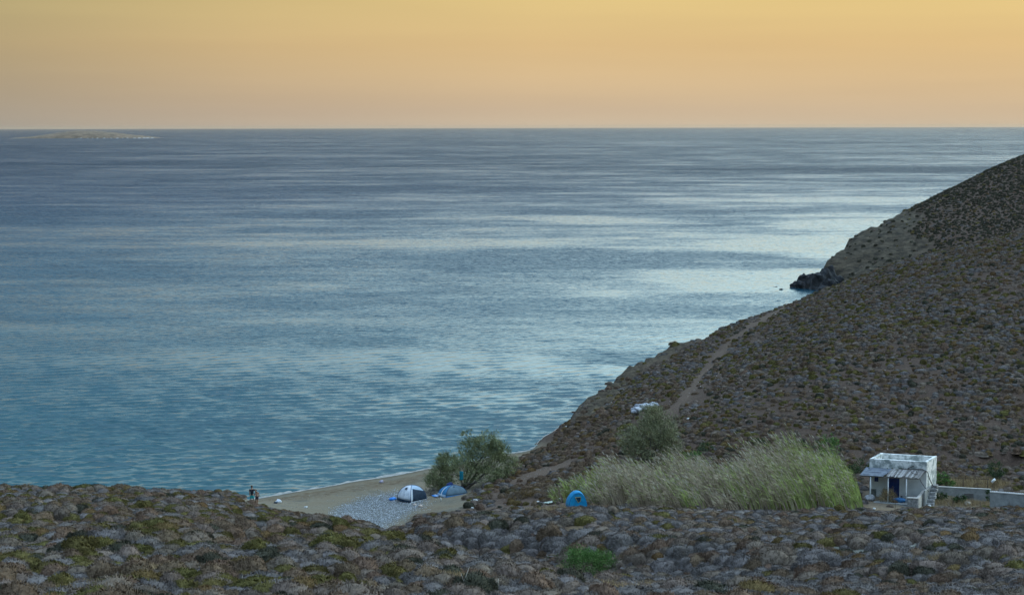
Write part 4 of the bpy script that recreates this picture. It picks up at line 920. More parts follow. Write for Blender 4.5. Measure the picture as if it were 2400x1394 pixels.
pebbles('hill_stones', 900, w_hill, 0.05, 0.22, simple('hill stones', (0.2, 0.17, 0.15), (0.55, 0.5, 0.46), 0.9, 2.0, island=0.4), 'pale stones lying between the shrubs of the hillside')
stone_m = simple('white limestone', (0.42, 0.42, 0.40), (0.75, 0.76, 0.75), 0.85, 5, 0.4, 14)
def stone(u, v, r, label, seed, mat=stone_m, dmin=136, name='stone', cat='stone', dmax=680):
    p = hit(u, v, dmin, dmax); mb = MB(); mb.blob((0, 0, r * .45), (r, r * .8, r * .7), seed, .25, 12, 7)
    o = mb.build(name, mat, None, True); o.location = p; tag(o, label, cat); return o
stone(1114, 1176, .24, 'largest white stone in the cluster below the ochre bush', 1)
stone(1104, 1174, .12, 'small white stone left of the largest in the cluster by the ochre bush', 2)
stone(1098, 1170, .14, 'white stone at the upper left of the cluster by the ochre bush', 3)
stone(1121, 1165, .15, 'white stone above the largest one by the ochre bush', 4)
stone(1107, 1192, .15, 'lone white stone at the edge of the grey shrubs below the cluster', 5)
stone(1192, 1116, .10, 'white stone on the bare path right of the tamarisk, left of two', 6)
stone(1209, 1116, .10, 'white stone on the bare path right of the tamarisk, right of two', 7)
stone(1260, 1178, .16, 'white stone between the brown bush and the pale tarpaulin', 8)
stone(1311, 1172, .17, 'white stone just left of the bright blue tent', 9)
stone(985, 1188, .20, 'pinkish pale boulder on the sand right below the silver tent', 10, simple('pink stone', (0.38, 0.30, 0.25), (0.62, 0.53, 0.46), .9, 4, .3))
stone(972, 1184, .16, 'pinkish pale stone left of the boulder below the silver tent', 11, simple('pink stone pale', (0.40, 0.33, 0.28), (0.6, 0.53, 0.47), .9, 4, .3))
stone(2038, 1172, .42, 'large pale boulder between the reeds and the first porch post', 12, simple('grey boulder', (0.28, 0.28, 0.29), (0.52, 0.53, 0.55), .9, 3, .5, 8), 140)
stone(2049, 1193, .13, 'small white stone in front of the hut among the near shrubs', 13, dmin=100)
stone(2178, 1187, .16, 'white stone on the yard edge right of the stone pier', 14, dmin=132)
stone(2183, 1172, .18, 'white stone below the stone steps', 15, dmin=138)
stone(2268, 1183, .28, 'pale flat stone in the yard before the concrete wall', 16, simple('tan stone', (0.3, 0.26, 0.21), (0.5, 0.45, 0.38), .9, 4, .3), 135)
stone(1613, 983, .18, 'white rubble piece standing on the slope right of the round tamarisk', 17, dmin=160)
stone(717, 1190, .16, 'long thin white stone on the sand beside the near shrubs', 18)
# grey tarpaulin heap above the tree
p = hit(1512, 964, 160); root = empty('tarpaulin_heap', p); tag(root, 'crumpled pale grey tarpaulin heap on the slope above the round tamarisk', 'tarpaulin')
tarp_m = simple('pale tarpaulin', (0.30, 0.32, 0.36), (0.60, 0.63, 0.68), .7, 3, .6, 6)
for k, (dx_, dz_, r_) in enumerate(((-1.0, -.1, .6), (-.4, .3, .65), (.4, .5, .7), (1.1, .7, .6), (-1.3, -.5, .35))):
    mb = MB(); mb.blob((dx_, k * .06 + dz_ * 1.4, .25 + dz_ * .35), (r_, r_ * .8, r_ * .6), 60 + k, .38, 16, 9); mb.build('fold', tarp_m, root, True)

# dark rocks at the tip of the far headland
dark_rock = simple('wet dark rock', (0.010, 0.012, 0.015), (0.05, 0.055, 0.06), .7, .5, .8, 1.2)
def rockpile(spec, label, seed, name='sea_rock'):
    p0 = None; mb = MB()
    for k, (u, v, top, w) in enumerate(spec):
        a = at(u, v, z=0.0); h = (v - top) / F * a[1]; w_ = w / F * a[1]
        if p0 is None: p0 = Vector((a[0], a[1], 0))
        mb.blob(Vector((a[0], a[1] + w_ * .4, 0)) - p0, (w_, w_ * .8, h), seed + k, .32, 18, 12)
    me = mb.mesh('rock'); 
    o = link(name, me, dark_rock); o.location = p0
    s = o.modifiers.new('sub', 'SUBSURF'); s.levels = 1; s.render_levels = 1; s.subdivision_type = 'SIMPLE'
    tx = bpy.data.textures.new('rock_tex', 'VORONOI'); tx.noise_scale = 1.6; d = o.modifiers.new('disp', 'DISPLACE'); d.texture = tx; d.strength = 0.55; d.texture_coords = 'LOCAL'
    tag(o, label, 'rock'); return o
rockpile([(1890, 676, 645, 24), (1912, 678, 650, 20), (1865, 674, 663, 14), (1930, 680, 635, 26), (1945, 682, 660, 26), (1940, 676, 628, 20), (1958, 678, 650, 22)], 'large jagged dark rock mass at the foot of the far headland', 3)
rockpile([(1831, 679, 676.5, 6)], 'small dark rock awash left of the headland rocks', 20)
rockpile([(1818, 672.5, 671.5, 6)], 'flat reef rock barely above the water farthest from the headland', 24)
rockpile([(1341, 1017, 1006, 10), (1350, 1014, 994, 11)], 'dark rocks at the waterline under the near low cliff', 30)

# ============================================================ hut
paint = simple('weathered whitewash', (0.28, 0.32, 0.31), (0.80, 0.80, 0.77), 0.85, 1.6, 0.3, 12, detail=9, pos=(.42, .56))
wallw = simple('whitewash', (0.60, 0.61, 0.60), (0.78, 0.78, 0.76), 0.85, 1.0, 0.2, 10, detail=6)
conc = simple('old concrete', (0.19, 0.20, 0.20), (0.36, 0.37, 0.36), 0.9, 1.2, 0.4, 10, detail=9)
conc2 = simple('pale concrete', (0.40, 0.38, 0.35), (0.56, 0.54, 0.50), 0.9, 2.0, 0.3, 10)
bluep = simple('blue paint', (0.006, 0.022, 0.12), (0.012, 0.045, 0.20), 0.5, 3.0)
stonew = simple('rubble stone', (0.14, 0.14, 0.14), (0.40, 0.40, 0.39), 0.9, 7.0, 0.8, 10, detail=9)
whitep = simple('white pole paint', (0.6, 0.62, 0.63), (0.78, 0.8, 0.8), .6, 4)
HO = at(2037, 1164, 150.0); HO = Vector(HO)
A_ = Vector((math.cos(math.radians(18)), -math.sin(math.radians(18)), 0)); B_ = Vector((math.sin(math.radians(30)), math.cos(math.radians(30)), 0))
def hx(q): q = Vector(q); return A_ * q.x + B_ * q.y + Vector((0, 0, q.z))
hut = empty('hut', HO); tag(hut, 'small flat roofed whitewashed hut with blue double door beside the reeds', 'hut')
WL, DP, HT = 4.95, 3.1, 3.48
def hbox(name, x0, x1, y0, y1, z0, z1, mat, parent=hut, bevel=0.0):
    mb = MB(); mb.box(((x0 + x1) / 2, (y0 + y1) / 2, (z0 + z1) / 2), (x1 - x0, y1 - y0, z1 - z0), X=hx); return mb.build(name, mat, parent, bevel=bevel)
# front wall with door and window openings
fw = MB(); T = .22
for (x0, x1, z0, z1) in ((0, .42, -1.2, 2.55), (.42, .78, -1.2, 1.42), (.42, .78, 2.02, 2.55), (.78, 1.62, -1.2, 2.55), (1.62, 2.62, -1.2, .05), (1.62, 2.62, 2.12, 2.55), (2.62, WL, -1.2, 2.55)):
    fw.box(((x0 + x1) / 2, T / 2, (z0 + z1) / 2), (x1 - x0, T, z1 - z0), X=hx)
fw.build('front_wall', wallw, hut)
hbox('parapet_wall', -.02, WL + .02, -.02, .24, 2.552, HT, paint, bevel=.03)
hbox('side_wall', WL - .22, WL, T + .002, DP, -1.2, 2.55, paint); hbox('parapet_wall', WL - .24, WL + .02, .242, DP, 2.552, HT, paint, bevel=.03)
hbox('side_wall', 0, .22, T + .002, DP, -1.2, 2.55, paint); hbox('parapet_wall', -.02, .24, .242, DP, 2.552, HT, paint, bevel=.03)
hbox('back_wall', .222, WL - .222, DP - .22, DP, -1.2, 2.55, paint); hbox('parapet_wall', .242, WL - .242, DP - .24, DP, 2.552, HT - .02, paint, bevel=.03)
hbox('roof', .242, WL - .242, .242, DP - .242, 2.7, 2.95, simple('roof screed', (0.34, 0.33, 0.30), (0.58, 0.56, 0.52), .9, 1.5, .3))
dr = hbox('door', 1.622, 2.115, .06, .11, .055, 2.115, bluep); hbox('handle', 2.03, 2.06, .02, .058, 1.0, 1.12, simple('brass', (.3, .22, .08), None, .4, metal=1.0), dr)
hbox('door', 2.125, 2.618, .075, .125, .055, 2.115, bluep)
wn = hbox('window_shutter', .422, .778, .05, .09, 1.422, 2.018, bluep)
mbw = MB()
for k in range(9):
    a0, a1 = math.pi * k / 9, math.pi * (k + 1) / 9
    mbw.add([hx((.6 + .2 * math.cos(a), y_, 2.0 + .16 * math.sin(a))) for y_ in (-.01, .03) for a in (a0, a1)] + [hx((.6, y_, 2.0)) for y_ in (-.01, .03)], [(0, 1, 4), (2, 3, 5)[::-1], (0, 1, 3, 2)])
mbw.build('window_arch', bluep, hut)
hbox('stain_patch', .12, .62, -.006, -.001, .05, .75, simple('damp plaster', (0.10, 0.11, 0.10), (0.28, 0.30, 0.29), .95, 5, .3))
hbox('stain_patch', 1.18, 1.60, -.006, -.001, .05, .85, simple('damp plaster b', (0.11, 0.12, 0.11), (0.30, 0.31, 0.30), .95, 5, .3))
hbox('porch_floor', -.1, WL - .5, -2.1, -.008, -1.2, -.02, conc)
# awning: slate board on the left, battens on the right
AZT, AZB, AOUT = 2.62, 2.22, -1.75
def awn(x0, x1, y0, y1, lift, th, name, mat, skew=0.0):
    z0 = AZT + (AZB - AZT) * (-y0 / -AOUT) + lift; z1 = AZT + (AZB - AZT) * (-y1 / -AOUT) + lift
    mb = MB(); mb.add([hx(p_) for p_ in ((x0, y0, z0), (x1, y0, z0), (x1 + skew, y1, z1), (x0 + skew, y1, z1), (x0, y0, z0 + th), (x1, y0, z0 + th), (x1 + skew, y1, z1 + th), (x0 + skew, y1, z1 + th))],
                        [(0, 1, 2, 3), (4, 5, 6, 7), (0, 1, 5, 4), (1, 2, 6, 5), (2, 3, 7, 6), (3, 0, 4, 7)])
    return mb.build(name, mat, hut)
slate = simple('grey fibre sheet', (0.10, 0.12, 0.15), (0.22, 0.25, 0.29), .8, 2, .3, 6)
for k in range(7): awn(-.30 + 0.0, 2.15 - .12 * k * .6, -.03 - k * .245, -.03 - (k + 1) * .245 - .02, .05 - .0 * k + (.018 if k % 2 else 0), .03, 'roof_sheet', slate)
rb = random.Random(8)
wood = [simple('weathered batten %s' % s_, c1, c2, .9, 5) for s_, c1, c2 in (('pale', (.25, .24, .23), (.42, .41, .40)), ('dark', (.13, .125, .12), (.25, .24, .23)))]
for k in range(17):
    x0 = 1.98 + k * .17; awn(x0, x0 + .145, -.03, AOUT + rb.uniform(-.12, .12), .085 + rb.uniform(0, .02), .028, 'batten', wood[rb.random() < .35], rb.uniform(-.04, .04))
mb = MB(); mb.tube([hx((-.3, AOUT + .08, AZB - .02)), hx((WL - .2, AOUT + .08, AZB - .02))], .035); mb.tube([hx((-.3, -.1, AZT - .01)), hx((WL, -.1, AZT - .01))], .035)
for x_ in (0, .9, 2.4, 3.6, 4.7): mb.tube([hx((x_, -.06, AZT + .0)), hx((x_, AOUT, AZB + .0))], .025)
mb.build('awning_frame', wood[1], hut)
for x_, zb in ((.62, -.4), (2.15, -.4), (3.72, -.1)):
    mb = MB(); mb.tube([hx((x_, AOUT + .08, zb)), hx((x_, AOUT + .08, AZB - .04))], .05, 8); mb.build('post', whitep, hut, True)
# porch side wall, pier, bench
mb = MB(); x0 = WL - .28
mb.add([hx(p_) for p_ in ((x0, -.03, -1.3), (x0 + .26, -.03, -1.3), (x0 + .26, -2.0, -1.3), (x0, -2.0, -1.3), (x0, -.03, .95), (x0 + .26, -.03, .95), (x0 + .26, -2.0, .62), (x0, -2.0, .62))],
       [(0, 1, 2, 3), (4, 5, 6, 7), (0, 1, 5, 4), (1, 2, 6, 5), (2, 3, 7, 6), (3, 0, 4, 7)]); mb.build('porch_wall', conc2, hut, bevel=.02)
hbox('pier', WL - .95, WL - .02, -2.35, -2.002, -1.3, .6, stonew, bevel=.04)
hbox('pier_coping', WL - .98, WL + .02, -2.38, -1.98, .602, .66, conc2)
for k, (a, b_) in enumerate(((.35, 1.2), (1.25, 2.0), (2.05, 2.6))): hbox('porch_step', a, b_ + .5, -2.5 - .1 * k, -2.12, -1.2, -.35 + .05 * k, stonew, bevel=.04)
hbox('stone_block', WL - 1.7, WL - 1.0, -2.45, -2.12, -1.2, -.15, stonew, bevel=.05)
# bench and blue cloth on porch
bn = empty('bench', HO + hx((3.5, -.55, 0))); tag(bn, 'low plank bench against the wall under the porch', 'bench')
mb = MB(); mb.box((0, 0, .45), (1.3, .4, .05), X=hx); mb.build('seat', wood[0], bn)
for x_ in (-.5, .5): mb = MB(); mb.box((x_, 0, .2), (.08, .36, .44), X=hx); mb.build('leg', wood[1], bn)
mb = MB(); mb.blob((0, 0, .12), (.75, .25, .2), 5, .2, 14, 7, X=hx); o = mb.build('blue_boat_cover', simple('blue plastic', (0.03, 0.13, 0.32), (0.05, 0.2, 0.42), .5, 3), None, True)
o.location = HO + hx((3.0, -1.3, 0.05)); tag(o, 'blue plastic cover lying on the porch floor right of the door', 'cover')
# driftwood branches / vine over the awning and side wall
vine = empty('dry_vine', HO + hx((WL, -.4, 1.5))); tag(vine, 'dark bare vine trailing over the awning and down the side wall of the hut', 'vine')
def vt(pts, r_): 
    mb = MB(); mb.tube([hx((p_[0] - WL, p_[1] + .4, p_[2] - 1.5)) for p_ in pts], r_, 5); return mb.build('stem', simple('vine bark', (.03, .027, .025), (.08, .07, .06), .9, 8), vine, True)
vt([(2.6, -.15, 2.78), (3.6, -.1, 2.74), (4.6, -.08, 2.80), (5.05, -.1, 2.6), (5.25, 0, 1.9), (5.45, .3, 1.3), (5.7, .8, 1.0)], .035)
vt([(4.1, -.3, 2.75), (4.5, -.9, 2.45), (4.75, -1.0, 1.9), (5.0, -.6, 1.3), (5.3, -.3, .85)], .025)
vt([(3.3, -.1, 2.76), (3.65, -.1, 2.95), (3.9, -.08, 3.1)], .03)
vt([(3.7, -.4, 2.72), (4.0, -1.0, 2.6), (4.5, -1.1, 2.5), (4.3, -.6, 2.66)], .02)
link('foliage', crown_mesh('vine_leaves', [((-2.5, .3, 1.36), (.5, .12, .14)), ((-3.2, .3, 1.45), (.2, .1, .13)), ((.4, .9, -.2), (.35, .3, .3)), ((-4.9, .35, 1.5), (.25, .12, .15))], 420, .07, [MAT['dgreen']], 31, slender=.5), [], vine)

# stone steps between hut and wall
stp = empty('stone_steps', HO + hx((WL + .35, -.4, -.6))); tag(stp, 'rough grey stone steps between the hut and the long concrete wall', 'steps')
for k in range(7):
    mb = MB(); mb.box((.12 + .05 * (k % 2), k * .30 - .4, .12 + k * .27), (.75 - .04 * k, .5, .26), X=hx, taper=.93); mb.build('step', stonew, stp, bevel=.03)
mb = MB(); mb.box((-.20, .5, .8), (.16, 2.4, 1.9), X=hx); mb.build('side_slab', conc, stp, bevel=.03)

# ============================================================ concrete walls, fence, small things in the yard
def wall_run(name, u0, t0, b0, D0, u1, t1, b1, D1, th, mat, label, group=None):
    p0 = Vector(at(u0, b0, D0)); p1 = Vector(at(u1, b1, D1)); q0 = Vector(at(u0, t0, D0)); q1 = Vector(at(u1, t1, D1))
    d = (p1 - p0); d.z = 0; d.normalize(); nn = Vector((-d.y, d.x, 0)) * th
    root = empty(name, p0); tag(root, label, 'wall', group)
    mb = MB(); dn = Vector((0, 0, -.8))
    vs = [p0 + dn, p1 + dn, p1 + nn + dn, p0 + nn + dn, q0, q1, q1 + nn, q0 + nn]; mb.add([v - p0 for v in vs], [(0, 1, 2, 3), (4, 5, 6, 7), (0, 1, 5, 4), (1, 2, 6, 5), (2, 3, 7, 6), (3, 0, 4, 7)])
    mb.build('wall_body', mat, root, bevel=.02)
    mb = MB(); e = Vector((0, 0, .004)); h_ = Vector((0, 0, .05)); o_ = -nn.normalized() * .02
    vs = [q0 + e + o_, q1 + e + o_, q1 + nn * 1.1 + e, q0 + nn * 1.1 + e, q0 + h_ + o_, q1 + h_ + o_, q1 + nn * 1.1 + h_, q0 + nn * 1.1 + h_]
    mb.add([v - p0 for v in vs], [(0, 1, 2, 3), (4, 5, 6, 7), (0, 1, 5, 4), (1, 2, 6, 5), (2, 3, 7, 6), (3, 0, 4, 7)]); mb.build('coping', conc2, root)
    return root, q0, q1, nn
w1, a0, a1, nn1 = wall_run('concrete_wall', 2187, 1140, 1166, 151.5, 2322, 1147, 1178, 149.5, .2, conc, 'long low grey concrete wall right of the hut with an iron grating')
w2, c0, c1, nn2 = wall_run('concrete_wall', 2320, 1153, 1182, 147.5, 2470, 1165, 1195, 146, .22, conc, 'nearer concrete wall at the right edge topped with a row of white stones')
L2 = (c1 - c0).length
for k in range(34):
    mb = MB(); p = c0 + (c1 - c0) * ((k + .3) / 34) + nn2 * .5 + Vector((0, 0, .09)); mb.blob((0, 0, 0), (.07, .06, .045), k, .15, 7, 4); o = mb.build('coping_stone', simple('whitewashed stone', (.75, .76, .76)) if k == 0 else bpy.data.materials['whitewashed stone'], w2, True)
    o.location = p - w2.location
gt = MB(); gp = a0.lerp(a1, .62) - nn1 * .2; gr_ = empty('iron_grating', Vector((gp.x, gp.y, gp.z - .9))); tag(gr_, 'rusty dark iron grating leaning on the long concrete wall', 'grating')
dW = (a1 - a0).normalized()
irn = simple('rusty iron', (.03, .025, .022), (.09, .06, .045), .8, 8)
for k in range(9): mb = MB(); p = dW * (k * .1 - .4); mb.tube([p + Vector((0, -.03, -.12)), p + Vector((0, -.03, .42))], .018, 5); mb.build('bar', irn, gr_)
mb = MB()
for z_ in (-.12, .42): mb.tube([dW * -.42 + Vector((0, -.03, z_)), dW * .42 + Vector((0, -.03, z_))], .02, 5)
mb.build('rail', irn, gr_)
# rail fence behind the wall
fr = empty('rail_fence', a0 + Vector((0, .7, 0))); tag(fr, 'rusty pipe railing behind the long concrete wall', 'fence')
o0 = Vector((0, 0, .78)); o1 = (a1 - a0) + Vector((0, 0, .80))
mb = MB(); mb.tube([o0, o0.lerp(o1, .5) + Vector((0, 0, -.02)), o1], .028, 6); mb.build('rail', irn, fr, True)
for f_ in (0.02, .56, .985): mb = MB(); p = o0.lerp(o1, f_); mb.tube([p + Vector((0, 0, -1.2)), p + Vector((0, 0, .04))], .035, 6); mb.build('post', irn, fr, True)
lp = a1 + Vector((.35, .6, 0)); bx_ = empty('letter_box', lp); tag(bx_, 'small white box on a thin stand behind the joint of the two walls', 'box')
mb = MB()
mb.tube([(0, 0, -.3), (.02, 0, .62)], .02, 5); mb.tube([(.13, 0, -.3), (.1, 0, .62)], .02, 5); mb.build('stand', irn, bx_)
mb = MB(); mb.tube([(-.12, 0, .55), (.20, 0, .85)], [.11, .11], 8); mb.build('box_body', whitep, bx_, True)
for k, (u, v0, v1) in enumerate(((2098, 1160, 1187), (2233, 1155, 1188), (2297, 1158, 1190), (2365, 1161, 1190))):
    p = Vector(at(u, v1, 143.5)); p.z = ground(p.x, p.y); mb = MB(); mb.tube([(0, 0, -.2), (0, 0, 1.05)], .018, 5); o = mb.build('wire_post', irn, None, True); o.location = p
    tag(o, ['thin iron stake before the porch of the hut, leftmost of four', 'thin iron stake before the dark plants at the concrete wall', 'thin iron stake just right of the iron grating', 'thin iron stake before the wall with white stones, rightmost of four'][k], 'post', 'thin iron stakes along the yard')
hp = [Vector(at(u, v, 142.5)) for u, v in ((2170, 1186), (2210, 1190), (2260, 1187), (2310, 1185), (2360, 1190), (2410, 1194))]
for p in hp: p.z = ground(p.x, p.y) + .05
mb = MB(); mb.tube([p - hp[0] for p in hp], .03, 6); o = mb.build('water_hose', simple('black rubber', (.012, .012, .013), None, .6), None, True); o.location = hp[0]; tag(o, 'black water pipe lying along the edge of the yard', 'pipe')

# ============================================================ tents
def dome(name, loc, rot, w, dpt, h, mats, label, seg=10, power=.88):
    root = empty(name, loc, rot); tag(root, label, 'tent')
    cs = [Vector((-w / 2, -dpt / 2, 0)), Vector((w / 2, -dpt / 2, 0)), Vector((w / 2, dpt / 2, 0)), Vector((-w / 2, dpt / 2, 0))]
    def arc(c, t): a = t * math.pi / 2; return Vector((c.x * math.cos(a) ** power, c.y * math.cos(a) ** power, h * math.sin(a)))
    def surf_(i, s, t, off=0.0):
        p = arc(cs[i], t).lerp(arc(cs[(i + 1) % 4], t), s); b_ = math.sin(s * math.pi) * .06 * math.cos(t * 1.5); nrm = (cs[i] + cs[(i + 1) % 4]).normalized()
        return p + nrm * (b_ * w * .5 + off) + Vector((0, 0, off * .5))
    def patch(nm, i, s0, s1, t0, t1, mat, off=0.0, n_=seg, shape=None):
        vs = []; fs = []
        for a in range(n_ + 1):
            for b_ in range(n_ + 1):
                s = s0 + (s1 - s0) * a / n_; t = t0 + (t1 - t0) * b_ / n_
                if shape: s, t = shape(a / n_, b_ / n_)
                vs.append(surf_(i, s, t, off))
        for a in range(n_):
            for b_ in range(n_): q_ = a * (n_ + 1) + b_; fs.append((q_, q_ + 1, q_ + n_ + 2, q_ + n_ + 1))
        mb = MB(); mb.add(vs, fs); o = mb.build(nm, mat, root, True)
        sm = o.modifiers.new('thick', 'SOLIDIFY'); sm.thickness = .008; return o
    for i in range(4): patch('panel', i, 0, 1, 0.10, .995, mats[i]); patch('skirt', i, 0, 1, 0, .10, mats[4 + i], .015)
    pm = simple('tent pole sleeve', (.03, .06, .14), None, .6)
    for i in range(4):
        mb = MB(); mb.tube([arc(cs[i], t / 12) * 1.008 for t in range(13)], .022, 6); mb.build('pole', pm, root, True)
    return root, patch, surf_
silver = simple('silver tent fabric', (0.42, 0.47, 0.53), (0.72, 0.76, 0.80), .35, 2.2, .5, 4, spec=.6)
whitef = simple('white tent fabric', (0.62, 0.66, 0.70), (0.80, 0.82, 0.83), .5, 2)
navy = simple('navy mesh fabric', (0.008, 0.022, 0.045), (0.02, 0.045, 0.075), .7, 4)
ltblue = simple('pale blue fabric', (0.30, 0.42, 0.56), (0.42, 0.54, 0.66), .5, 2)
p = hit(964, 1176); p.y += .9; p.z = ground(p.x, p.y) + .02
t1, patch, sf = dome('silver_tent', p, math.radians(47), 2.1, 2.0, 1.5, [ltblue, silver, whitef, silver, navy, navy, whitef, navy][0:8], 'silver and white dome tent with dark mesh door on the pebbles')
# which panel faces which way is fixed by the rotation: panel 0 looks right and towards the camera, panel 3 left and towards it
t1.rotation_euler.z = math.radians(45)
patch('door', 0, 0, 1, 0, 1, navy, .02, 10, lambda a, b_: (.14 + .84 * a, .07 + b_ * (.36 + .22 * (1 - a))))
patch('hem', 0, 0.0, 1, 0.0, .05, whitef, .03); patch('door_flap', 0, .03, .09, .05, .6, whitef, .03)
mb = MB(); c_ = sf(3, .48, .62, .03); ex = (sf(3, .6, .62, .03) - sf(3, .4, .62, .03)).normalized(); ey = (sf(3, .48, .7, .03) - sf(3, .48, .55, .03)).normalized()
star = []
for k in range(10): r_ = .23 if k % 2 == 0 else .10; a = k * math.pi / 5 + .3; star.append(c_ + ex * r_ * math.cos(a) + ey * r_ * math.sin(a))
mb.add(star + [c_], [(k, (k + 1) % 10, 10) for k in range(10)]); mb.build('star_vent', navy, t1)

p = hit(1060, 1163); p.y += 1.0; p.z = ground(p.x, p.y) + .02
bgf = simple('grey blue tent fabric', (0.07, 0.125, 0.17), (0.11, 0.18, 0.235), .6, 2, .3, 3)
tealf = simple('teal blue tent fabric', (0.02, 0.13, 0.27), (0.035, 0.19, 0.36), .6, 2)
edgeb = simple('bright blue hem', (0.06, 0.22, 0.5), None, .6)
t2, patch2, sf2 = dome('blue_tent', p, math.radians(34), 2.5, 1.5, 0.98, [bgf, bgf, bgf, tealf, edgeb, bgf, bgf, edgeb], 'low grey blue dome tent under the tamarisk tree')
patch2('door_strap', 3, .47, .54, .05, .75, whitef, .03); patch2('hem', 3, 0, 1, 0, .16, ltblue, .025); patch2('vent', 0, .36, .5, .68, .8, navy, .02)
# mat in front of tent 2
def sheet(name, cx_, cy_, w, d, rot, mat, label, cat, amp=.05, stripes=None, res=14, lift=.05):
    vs = []; fs = []; rr = random.Random(hash(name) % 99 + 3); c_, s_ = math.cos(rot), math.sin(rot); z0 = ground(cx_, cy_)
    for a in range(res + 1):
        for b_ in range(res + 1):
            x, y = (a / res - .5) * w, (b_ / res - .5) * d; X, Y = cx_ + x * c_ - y * s_, cy_ + x * s_ + y * c_
            vs.append((X - cx_, Y - cy_, ground(X, Y) - z0 + lift + amp * (math.sin(a * 1.7 + b_ * .6) * .5 + rr.random() * .6)))
    for a in range(res):
        for b_ in range(res): q_ = a * (res + 1) + b_; fs.append((q_, q_ + 1, q_ + res + 2, q_ + res + 1))
    mb = MB(); mb.add(vs, fs); me = mb.mesh(name, True); o = link(name, me, mat); o.location = (cx_, cy_, z0)
    if stripes: me.polygons.foreach_set('material_index', [(i // res // stripes) % 2 for i in range(len(me.polygons))])
    m_ = o.modifiers.new('thick', 'SOLIDIFY'); m_.thickness = .015; tag(o, label, cat); return o
brb = simple('bright blue plastic', (0.03, 0.20, 0.62), (0.06, 0.30, 0.75), .5, 3)
q_ = hit(1032, 1161); sheet('ground_mat', q_.x, q_.y, 1.5, 1.5, .3, [brb, ltblue], 'blue and white crumpled mat on the ground before the grey blue tent', 'mat', .07, stripes=2)
q_ = hit(920, 1172); mb = MB(); mb.blob((0, 0, .14), (.33, .25, .17), 8, .3, 14, 8); o = mb.build('blue_bag', brb, None, True); o.location = q_; tag(o, 'bright blue bag on the pebbles left of the silver tent', 'bag')
q_ = hit(1052, 1140); mb = MB(); mb.blob((-.1, 0, .05), (.32, .25, .35), 9, .35, 14, 8); o = mb.build('blue_sack', simple('dark blue plastic', (0.002, 0.02, 0.10), (0.004, 0.03, 0.15), .5, 3), None, True); o.location = (t2.location.x - .25, t2.location.y + 1.3, t2.location.z + .55); tag(o, 'dark blue sack behind the grey blue tent in the shade', 'sack')
# towel hanging in the tamarisk
mb = MB(); vs = []; fs = []
for a in range(5):
    for b_ in range(9): vs.append((a * .09, .04 * math.sin(a * 1.8 + b_ * .3), -b_ * .11))
for a in range(4):
    for b_ in range(8): k = a * 9 + b_; fs.append((k, k + 1, k + 10, k + 9))
mb.add(vs, fs); o = mb.build('towel', simple('teal towel', (0.0, 0.14, 0.20), (0.01, 0.2, 0.28), .9, 4), None, True); pt = at(1077, 1104, b.y if False else t2.location.y - .6); o.location = pt
sm = o.modifiers.new('thick', 'SOLIDIFY'); sm.thickness = .012; tag(o, 'teal towel hanging from the large tamarisk', 'towel')

# bright blue pop-up tent near the reeds
p = Vector(at(1349, 1187, 142.5)); p.z = max(ground(p.x, p.y), p.z)
cy = simple('bright blue tent fabric', (0.0, 0.20, 0.42), (0.005, 0.28, 0.55), .55, 2.2, .35, 5)
t3 = empty('popup_tent', p, math.radians(12)); t3.scale = (0.92, 0.92, 0.95); tag(t3, 'bright blue arched pop-up tent with a small mesh window beside the reeds', 'tent')
def arch(nm, mat, ys, hw, hh, off=0):
    vs = []; fs = []; n_ = 16
    for j, y in enumerate(ys):
        k = j / (len(ys) - 1)
        for i in range(n_ + 1):
            a = math.pi * i / n_; w_ = hw[j]; vs.append((w_ * math.cos(a) * (1 if True else 1) + .18 * math.sin(a) * 0, y, hh[j] * math.sin(a) ** .85))
    for j in range(len(ys) - 1):
        for i in range(n_): q_ = j * (n_ + 1) + i; fs.append((q_, q_ + 1, q_ + n_ + 2, q_ + n_ + 1))
    mb = MB(); mb.add(vs, fs); o = mb.build(nm, mat, t3, True); m_ = o.modifiers.new('thick', 'SOLIDIFY'); m_.thickness = .008; return o
arch('shell', cy, [-.95, -.75, -.4, 0, .45, .85, 1.1], [.84, .87, .88, .88, .84, .7, .5], [1.42, 1.54, 1.58, 1.5, 1.25, .8, .3])
# front face: sloped arch panel with a window
vs = [(0.0, -1.0, .75)]; n_ = 18
for i in range(n_ + 1): a = math.pi * i / n_; vs.append((.84 * math.cos(a), -.95 - .12 * (1 - math.sin(a)), 1.42 * math.sin(a) ** .85))
mb = MB(); mb.add(vs, [(0, i, i + 1) for i in range(1, n_ + 1)] + [(0, n_ + 1, 1)]); mb.build('front_panel', cy, t3, True)
mb = MB(); wv = [(-.30, -1.03, 1.08), (.24, -1.03, 1.10), (.2, -1.04, .74), (.0, -1.045, .60)]; mb.add(wv, [(0, 1, 2, 3)]); w_o = mb.build('window_mesh', navy, t3)
mb = MB(); mb.tube([(x_, y_ - .012, z_) for x_, y_, z_ in wv + [wv[0]]], .018, 5); mb.build('window_frame', simple('yellow trim', (.45, .42, .12), None, .6), w_o)
for sgn in (-1, 1): mb = MB(); mb.tube([(sgn * .18, -1.03, .9), (sgn * .42, -1.06, .35), (sgn * .5, -1.08, .02)], .010, 5); mb.build('seam', tealf, t3)
mb = MB(); mb.tube([(.85 * math.cos(math.pi * i / 16), -.96, 1.43 * math.sin(math.pi * i / 16) ** .85) for i in range(17)], .022, 6); mb.build('pole', simple('blue pole sleeve', (0, .1, .3), None, .6), t3, True)
mb = MB(); mb.add([(.90, -.7, .1), (1.08, -.2, .02), (.93, .1, .75), (.85, -.55, .8)], [(0, 1, 2, 3)]); o = mb.build('side_flap', simple('grey flap', (.3, .33, .36), (.4, .42, .45), .7, 3), t3)
